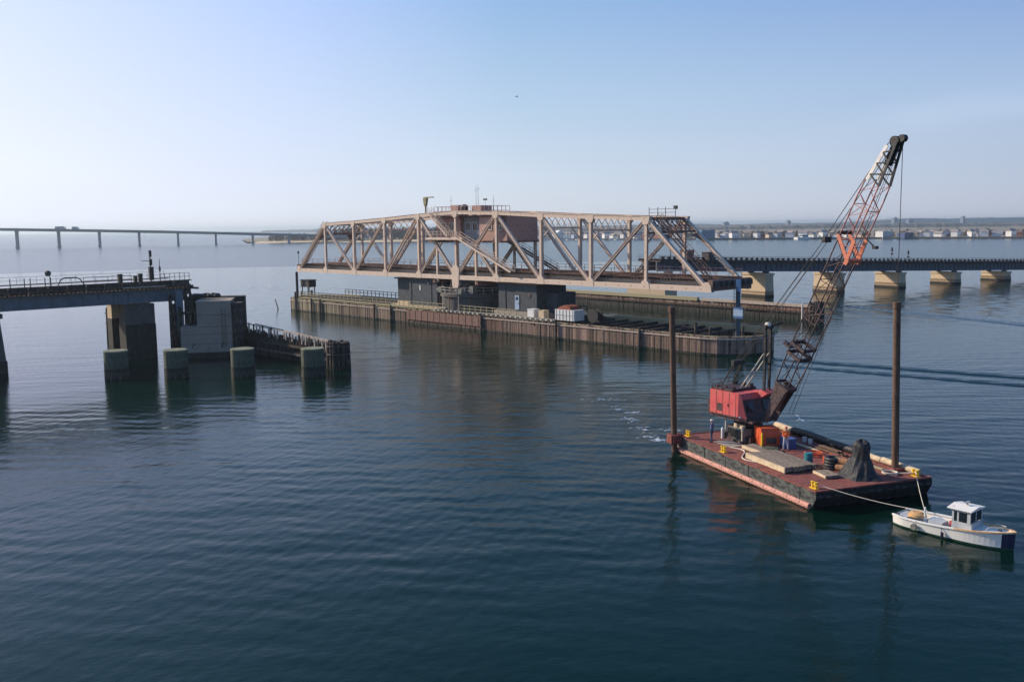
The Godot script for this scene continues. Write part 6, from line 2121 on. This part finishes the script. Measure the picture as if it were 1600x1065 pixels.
# ---------------------------------------------------------------- people: one skin meshed from tapered bones
func skin(mb: MB, bones: Array, cell: float, soft: float, xf: Transform3D) -> void:
	var lo := Vector3(1e9, 1e9, 1e9)
	var hi := -lo
	for q in bones:
		var r: float = maxf(q[2], q[3]) + soft + cell * 2.0
		for p in [q[0], q[1]]:
			lo = lo.min(p - Vector3.ONE * r)
			hi = hi.max(p + Vector3.ONE * r)
	var nx := int((hi.x - lo.x) / cell) + 2
	var ny := int((hi.y - lo.y) / cell) + 2
	var nz := int((hi.z - lo.z) / cell) + 2
	var f := PackedFloat32Array()
	f.resize(nx * ny * nz)
	f.fill(1.0)
	var near := PackedFloat32Array()
	near.resize(nx * ny * nz)
	near.fill(9.0)
	var who := PackedInt32Array()
	who.resize(nx * ny * nz)
	for bi in bones.size():
		var a: Vector3 = bones[bi][0]
		var e: Vector3 = bones[bi][1]
		var ra: float = bones[bi][2]
		var rb: float = bones[bi][3]
		var ab := e - a
		var l2 := maxf(ab.length_squared(), 1e-8)
		var r := maxf(ra, rb) + soft * 2.0 + cell * 2.0
		var p0 := (a.min(e) - Vector3.ONE * r - lo) / cell
		var p1 := (a.max(e) + Vector3.ONE * r - lo) / cell
		for z in range(maxi(0, int(p0.z)), mini(nz, int(p1.z) + 1)):
			for y in range(maxi(0, int(p0.y)), mini(ny, int(p1.y) + 1)):
				for x in range(maxi(0, int(p0.x)), mini(nx, int(p1.x) + 1)):
					var p := lo + Vector3(x, y, z) * cell
					var t := clampf((p - a).dot(ab) / l2, 0.0, 1.0)
					var d := p.distance_to(a + ab * t) - lerpf(ra, rb, t)
					var i := x + nx * (y + ny * z)
					var h := clampf(0.5 + 0.5 * (f[i] - d) / soft, 0.0, 1.0)
					f[i] = lerpf(f[i], d, h) - soft * h * (1.0 - h)
					if d < near[i]:
						near[i] = d
						who[i] = bi
	var vid := {}
	var pos := PackedVector3Array()
	var nor := PackedVector3Array()
	var colr := PackedColorArray()
	var off := [0, 1, nx, nx + 1, nx * ny, nx * ny + 1, nx * ny + nx, nx * ny + nx + 1]
	for z in nz - 1:
		for y in ny - 1:
			for x in nx - 1:
				var i := x + nx * (y + ny * z)
				var m := 0
				for k in 8:
					if f[i + off[k]] < 0.0:
						m |= 1 << k
				if m == 0 or m == 255:
					continue
				var s := Vector3.ZERO
				var n := 0
				for ed in [[0, 1], [2, 3], [4, 5], [6, 7], [0, 2], [1, 3], [4, 6], [5, 7], [0, 4], [1, 5], [2, 6], [3, 7]]:
					var u: int = ed[0]
					var w: int = ed[1]
					if ((m >> u) & 1) != ((m >> w) & 1):
						var fu := f[i + off[u]]
						var fw := f[i + off[w]]
						var t := fu / (fu - fw)
						s += Vector3(u & 1, (u >> 1) & 1, u >> 2).lerp(Vector3(w & 1, (w >> 1) & 1, w >> 2), t)
						n += 1
				var g := Vector3(f[i + 1] - f[i], f[i + nx] - f[i], f[i + nx * ny] - f[i]).normalized()
				vid[i] = pos.size()
				pos.push_back(xf * (lo + (Vector3(x, y, z) + s / n) * cell))
				nor.push_back((xf.basis * g).normalized())
				colr.push_back(bones[who[i]][4])
	for i in vid:
		var z: int = i / (nx * ny)
		var y: int = (i / nx) % ny
		var x: int = i % nx
		for ax in 3:
			var st: int = [1, nx, nx * ny][ax]
			var b1: int = [nx, nx * ny, 1][ax]
			var b2: int = [nx * ny, 1, nx][ax]
			if [y, z, x][ax] < 1 or [z, x, y][ax] < 1:
				continue
			var s0 := f[i] < 0.0
			if s0 == (f[i + st] < 0.0):
				continue
			if not (vid.has(i - b1) and vid.has(i - b2) and vid.has(i - b1 - b2)):
				continue
			var q := [vid[i], vid[i - b1], vid[i - b1 - b2], vid[i - b2]]
			if not s0:
				q.reverse()
			mb.col = colr[q[0]]
			mb.tris(pos[q[0]], pos[q[1]], pos[q[2]], nor[q[0]], nor[q[1]], nor[q[2]])
			mb.tris(pos[q[0]], pos[q[2]], pos[q[3]], nor[q[0]], nor[q[2]], nor[q[3]])

func person(label: String, at: Vector3, yaw: float, top: Color, legs: Color, hat: Material, pose: int) -> void:
	# faces +x; joints in metres for a 1.77 m adult
	var t := thing("person", label, "person", at, yaw)
	var skn := Color(0.45, 0.27, 0.19)
	var boot := Color(0.03, 0.025, 0.022)
	var glove := Color(0.2, 0.17, 0.12)
	var b := []
	var hip := 0.93
	var st := 0.11 if pose == 0 else 0.15
	for s in [-1.0, 1.0]:
		var fx: float = 0.05 * s if pose == 0 else 0.12 * s
		var h := Vector3(0, hip - 0.02, 0.095 * s)
		var kn := Vector3(fx * 0.6 + 0.03, 0.5, st * s)
		var an := Vector3(fx, 0.1, (st + 0.01) * s)
		b.push_back([h, kn, 0.095, 0.066, legs])
		b.push_back([kn, an, 0.066, 0.05, legs])
		b.push_back([an + Vector3(-0.03, -0.05, 0), an + Vector3(0.16, -0.06, 0.02 * s), 0.048, 0.04, boot])
	b.push_back([Vector3(0, hip, -0.06), Vector3(0, hip, 0.06), 0.115, 0.115, legs])
	b.push_back([Vector3(0, hip + 0.08, 0), Vector3(0.0, 1.2, 0), 0.125, 0.14, top])
	b.push_back([Vector3(0.0, 1.22, -0.09), Vector3(0.0, 1.22, 0.09), 0.125, 0.125, top])
	b.push_back([Vector3(-0.01, 1.4, -0.13), Vector3(-0.01, 1.4, 0.13), 0.075, 0.075, top])
	b.push_back([Vector3(0, 1.42, 0), Vector3(0.02, 1.56, 0), 0.058, 0.054, skn])
	var wrists := []
	for s in [-1.0, 1.0]:
		var sh := Vector3(0, 1.41, 0.19 * s)
		var elb := Vector3(-0.04, 1.13, 0.25 * s)
		var wr := Vector3(0.08, 0.9, 0.25 * s)
		if pose == 1:
			elb = Vector3(0.06, 1.14, 0.24 * s)
			wr = Vector3(0.3, 1.08, 0.14 * s)
		b.push_back([sh, elb, 0.058, 0.046, top])
		b.push_back([elb, wr, 0.046, 0.034, top])
		wrists.push_back([wr, (wr - elb).normalized(), s])
	var mb := MB.new()
	skin(mb, b, 0.022, 0.03, Transform3D.IDENTITY)
	# head with a face
	var hb := []
	var c := Vector3(0.03, 1.66, 0)
	hb.push_back([c + Vector3(-0.02, 0.02, 0), c + Vector3(0.01, 0.03, 0), 0.092, 0.085, skn])
	hb.push_back([c + Vector3(0.01, -0.04, 0), c + Vector3(0.045, -0.075, 0), 0.066, 0.042, skn])
	hb.push_back([c + Vector3(0.085, 0.0, 0), c + Vector3(0.108, -0.028, 0), 0.011, 0.015, skn])
	hb.push_back([c + Vector3(0.084, -0.06, -0.02), c + Vector3(0.084, -0.06, 0.02), 0.009, 0.009, Color(0.35, 0.13, 0.11)])
	hb.push_back([c + Vector3(-0.02, -0.06, 0), c + Vector3(-0.02, -0.13, 0), 0.052, 0.056, skn])
	for s in [-1.0, 1.0]:
		hb.push_back([c + Vector3(0.078, 0.012, 0.032 * s), c + Vector3(0.081, 0.012, 0.036 * s), 0.01, 0.01, Color(0.03, 0.02, 0.02)])
		hb.push_back([c + Vector3(0.078, 0.034, 0.018 * s), c + Vector3(0.07, 0.036, 0.05 * s), 0.008, 0.006, Color(0.05, 0.03, 0.02)])
		hb.push_back([c + Vector3(-0.01, -0.02, 0.09 * s), c + Vector3(-0.012, 0.025, 0.094 * s), 0.012, 0.016, skn])
	skin(mb, hb, 0.007, 0.008, Transform3D.IDENTITY)
	# hands: palm, four fingers bent at the knuckles, thumb from the side
	for w in wrists:
		var fwd: Vector3 = w[1]
		var sd: float = w[2]
		var side := Vector3(0, 0, 1)
		var across := fwd.cross(side).normalized()
		var g := []
		var o := Vector3.ZERO
		g.push_back([o - fwd * 0.02, o + fwd * 0.02, 0.03, 0.03, glove])
		for k in 4:
			var y := (k - 1.5) * 0.021
			var ln: float = [0.036, 0.042, 0.04, 0.031][k]
			var kn := o + fwd * 0.085 + across * y
			g.push_back([o + fwd * 0.02 + across * y * 0.8, kn, 0.014, 0.011, glove])
			var m1: Vector3 = kn + (fwd - side * sd * 0.55).normalized() * ln
			var m2: Vector3 = m1 + (fwd * 0.5 - side * sd).normalized() * ln * 0.7
			g.push_back([kn, m1, 0.0098, 0.009, glove])
			g.push_back([m1, m2, 0.009, 0.0078, glove])
		var tb := o + fwd * 0.03 - across * 0.032
		var t1 := tb + (fwd * 0.7 - across * 0.8 - side * sd * 0.3).normalized() * 0.04
		g.push_back([o + fwd * 0.01 - across * 0.015, tb, 0.015, 0.013, glove])
		g.push_back([tb, t1, 0.012, 0.0105, glove])
		g.push_back([t1, t1 + (fwd - side * sd * 0.4).normalized() * 0.03, 0.0105, 0.009, glove])
		skin(mb, g, 0.006, 0.006, Transform3D(Basis.IDENTITY, w[0] + fwd * 0.03))
	obj("body", mb, M.body, t)
	var ht := MB.new()
	ht.lathe(PackedVector2Array([Vector2(0.135, 1.712), Vector2(0.138, 1.722), Vector2(0.112, 1.728), Vector2(0.105, 1.77), Vector2(0.07, 1.81), Vector2(0, 1.825)]), 20, Vector3(0.025, 0, 0))
	obj("hard_hat", ht, hat, t)

# ---------------------------------------------------------------- small things on the water and in the air
func make_foam() -> void:
	var b := MB.new()
	var fr := RandomNumberGenerator.new()
	fr.seed = 4
	var spots := [[12.3, 76.4, 0.9, 0.5, 16], [11.8, 78.0, 0.9, 0.6, 8], [9.4, 95.2, 1.6, 0.7, 7], [11.4, 88.4, 0.9, 0.4, 6], [11.3, 81.0, 0.8, 0.9, 7], [11.0, 85.0, 0.7, 1.2, 6], [10.4, 90.5, 0.7, 1.4, 5], [14.0, 80.4, 0.9, 0.5, 6], [16.2, 77.5, 1.2, 0.4, 6]]
	for s in spots:
		for k in int(s[4]) * 2:
			var c := W(s[0] + fr.randfn() * s[2] * 0.5, s[1] + fr.randfn() * s[3] * 0.6, 0.04)
			var l := fr.randf_range(0.05, 0.3)
			var w := fr.randf_range(0.02, 0.07)
			var sk := fr.randf_range(-0.5, 0.2)
			var pts := []
			for i in 9:
				var a := TAU * i / 9
				var rr := fr.randf_range(0.6, 1.3)
				pts.push_back(c + Vector3(cos(a) * l * rr, -0.02, sin(a) * w * rr + cos(a) * l * sk))
			for i in 9:
				b.tri(c + Vector3.UP * 0.02, pts[i], pts[(i + 1) % 9])
	stuff(solo("foam", b, M.foam, "streaks of white foam trailing from the stern of the barge", "foam"))

func make_bird(label: String, at: Vector3, yaw: float, roll: float, m: Material, span: float) -> void:
	var t := thing("gull", label, "gull", at, yaw)
	t.basis = t.basis * Basis(Vector3(1, 0, 0), roll)
	var b := MB.new()
	var k := span / 1.4
	b.tube(Vector3(-0.28, 0, 0) * k, Vector3(-0.05, 0.0, 0) * k, 0.03 * k, 0.085 * k, 10)
	b.tube(Vector3(-0.05, 0.0, 0) * k, Vector3(0.14, 0.02, 0) * k, 0.085 * k, 0.06 * k, 10)
	b.tube(Vector3(0.14, 0.02, 0) * k, Vector3(0.24, 0.04, 0) * k, 0.06 * k, 0.035 * k, 10)
	b.tube(Vector3(0.24, 0.04, 0) * k, Vector3(0.31, 0.025, 0) * k, 0.02 * k, 0.006 * k, 8)
	b.prism(PackedVector2Array([Vector2(-0.26, -0.03), Vector2(-0.42, -0.1), Vector2(-0.44, 0.1), Vector2(-0.26, 0.03)]), 0.02 * k, Transform3D(Basis(Vector3(k, 0, 0), Vector3(0, 0, -k), Vector3(0, 1, 0)), Vector3.ZERO))
	for s in [-1.0, 1.0]:
		var p := [Vector3(0.1, 0.05, 0.04 * s), Vector3(0.14, 0.17, 0.34 * s), Vector3(0.02, 0.1, 0.7 * s), Vector3(-0.06, 0.15, 0.34 * s), Vector3(-0.1, 0.04, 0.04 * s)]
		for q in [[0, 1, 4], [1, 3, 4], [1, 2, 3]]:
			var a: Vector3 = p[q[0]] * k
			var c: Vector3 = p[q[1]] * k
			var d: Vector3 = p[q[2]] * k
			b.tri(a, c, d)
			b.tri(a + Vector3.DOWN * 0.012, d + Vector3.DOWN * 0.012, c + Vector3.DOWN * 0.012)
	obj("body", b, m, t)

func _ready() -> void:
	R.seed = 20
	# camera
	var f := 1450.0
	var pitch := atan(178.5 * cos(deg_to_rad(0.7)) / f)
	var roll := deg_to_rad(0.7)
	var up0 := Vector3(0, cos(pitch), -sin(pitch))
	var rt0 := Vector3.RIGHT
	var cam := Camera3D.new()
	cam.name = "camera"
	cam.fov = rad_to_deg(2.0 * atan(532.5 / f))
	cam.far = 20000.0
	cam.near = 0.5
	add_child(cam)
	var up := up0 * cos(roll) + rt0 * sin(roll)
	var rt := rt0 * cos(roll) - up0 * sin(roll)
	cam.transform = Transform3D(Basis(rt, up, rt.cross(up)), Vector3(0, 18, 0))
	cam.current = true
	# sky, exposure, air
	var env := Environment.new()
	env.background_mode = Environment.BG_SKY
	var sky := Sky.new()
	var pm := PanoramaSkyMaterial.new()
	pm.panorama = sky_image()
	sky.sky_material = pm
	env.sky = sky
	env.tonemap_mode = Environment.TONE_MAPPER_LINEAR
	env.tonemap_exposure = 1.0
	env.sdfgi_enabled = true
	env.ssao_enabled = true
	env.ssil_enabled = true
	# thin sea haze, scattering mostly forward as real haze does: brighter toward the sun
	env.volumetric_fog_enabled = true
	env.volumetric_fog_density = 0.00014
	env.volumetric_fog_albedo = Color(0.9, 0.97, 1.0)
	env.volumetric_fog_anisotropy = 0.5
	env.volumetric_fog_length = 12000.0
	var we := WorldEnvironment.new()
	we.name = "world_environment"
	we.environment = env
	add_child(we)
	# sun: low winter sun from the left
	var sun := DirectionalLight3D.new()
	sun.name = "sun"
	sun.light_energy = 1.55
	sun.light_color = Color(1.0, 0.92, 0.82)
	sun.light_angular_distance = 0.5
	sun.shadow_enabled = true
	add_child(sun)
	var el := deg_to_rad(29.0)
	var to_sun := Vector3(-0.92 * cos(el), sin(el), -0.39 * cos(el))
	sun.look_at_from_position(Vector3.ZERO, -to_sun, Vector3.UP)

	make_materials()
	make_water()
	make_shore()
	make_viaduct()
	make_bridge()
	make_pivot()
	make_fender()
	make_right()
	make_left()
	make_barge()
	make_crane()
	make_boat()
	person("person in blue overalls standing at the barge's near edge left of the generator", B(-5.57, -3.3, 1.21), 2.6, Color(0.11, 0.16, 0.27), Color(0.05, 0.07, 0.14), M.white_paint, 0)
	person("person in orange vest and light trousers standing right of the orange power unit", B(-1.2, 0.35, 1.21), -1.9, Color(0.75, 0.16, 0.05), Color(0.4, 0.4, 0.44), M.crane_red, 1)
	make_foam()
	make_bird("grey bird gliding high in the sky above the truss", W(1.2, 146.0, 37.8), 0.3, 0.15, M.sign_blue, 1.1)
	make_bird("white gull skimming low over the water right of the crane", W(24.6, 78.0, 1.3), 0.6, 0.5, M.white_paint, 1.3)
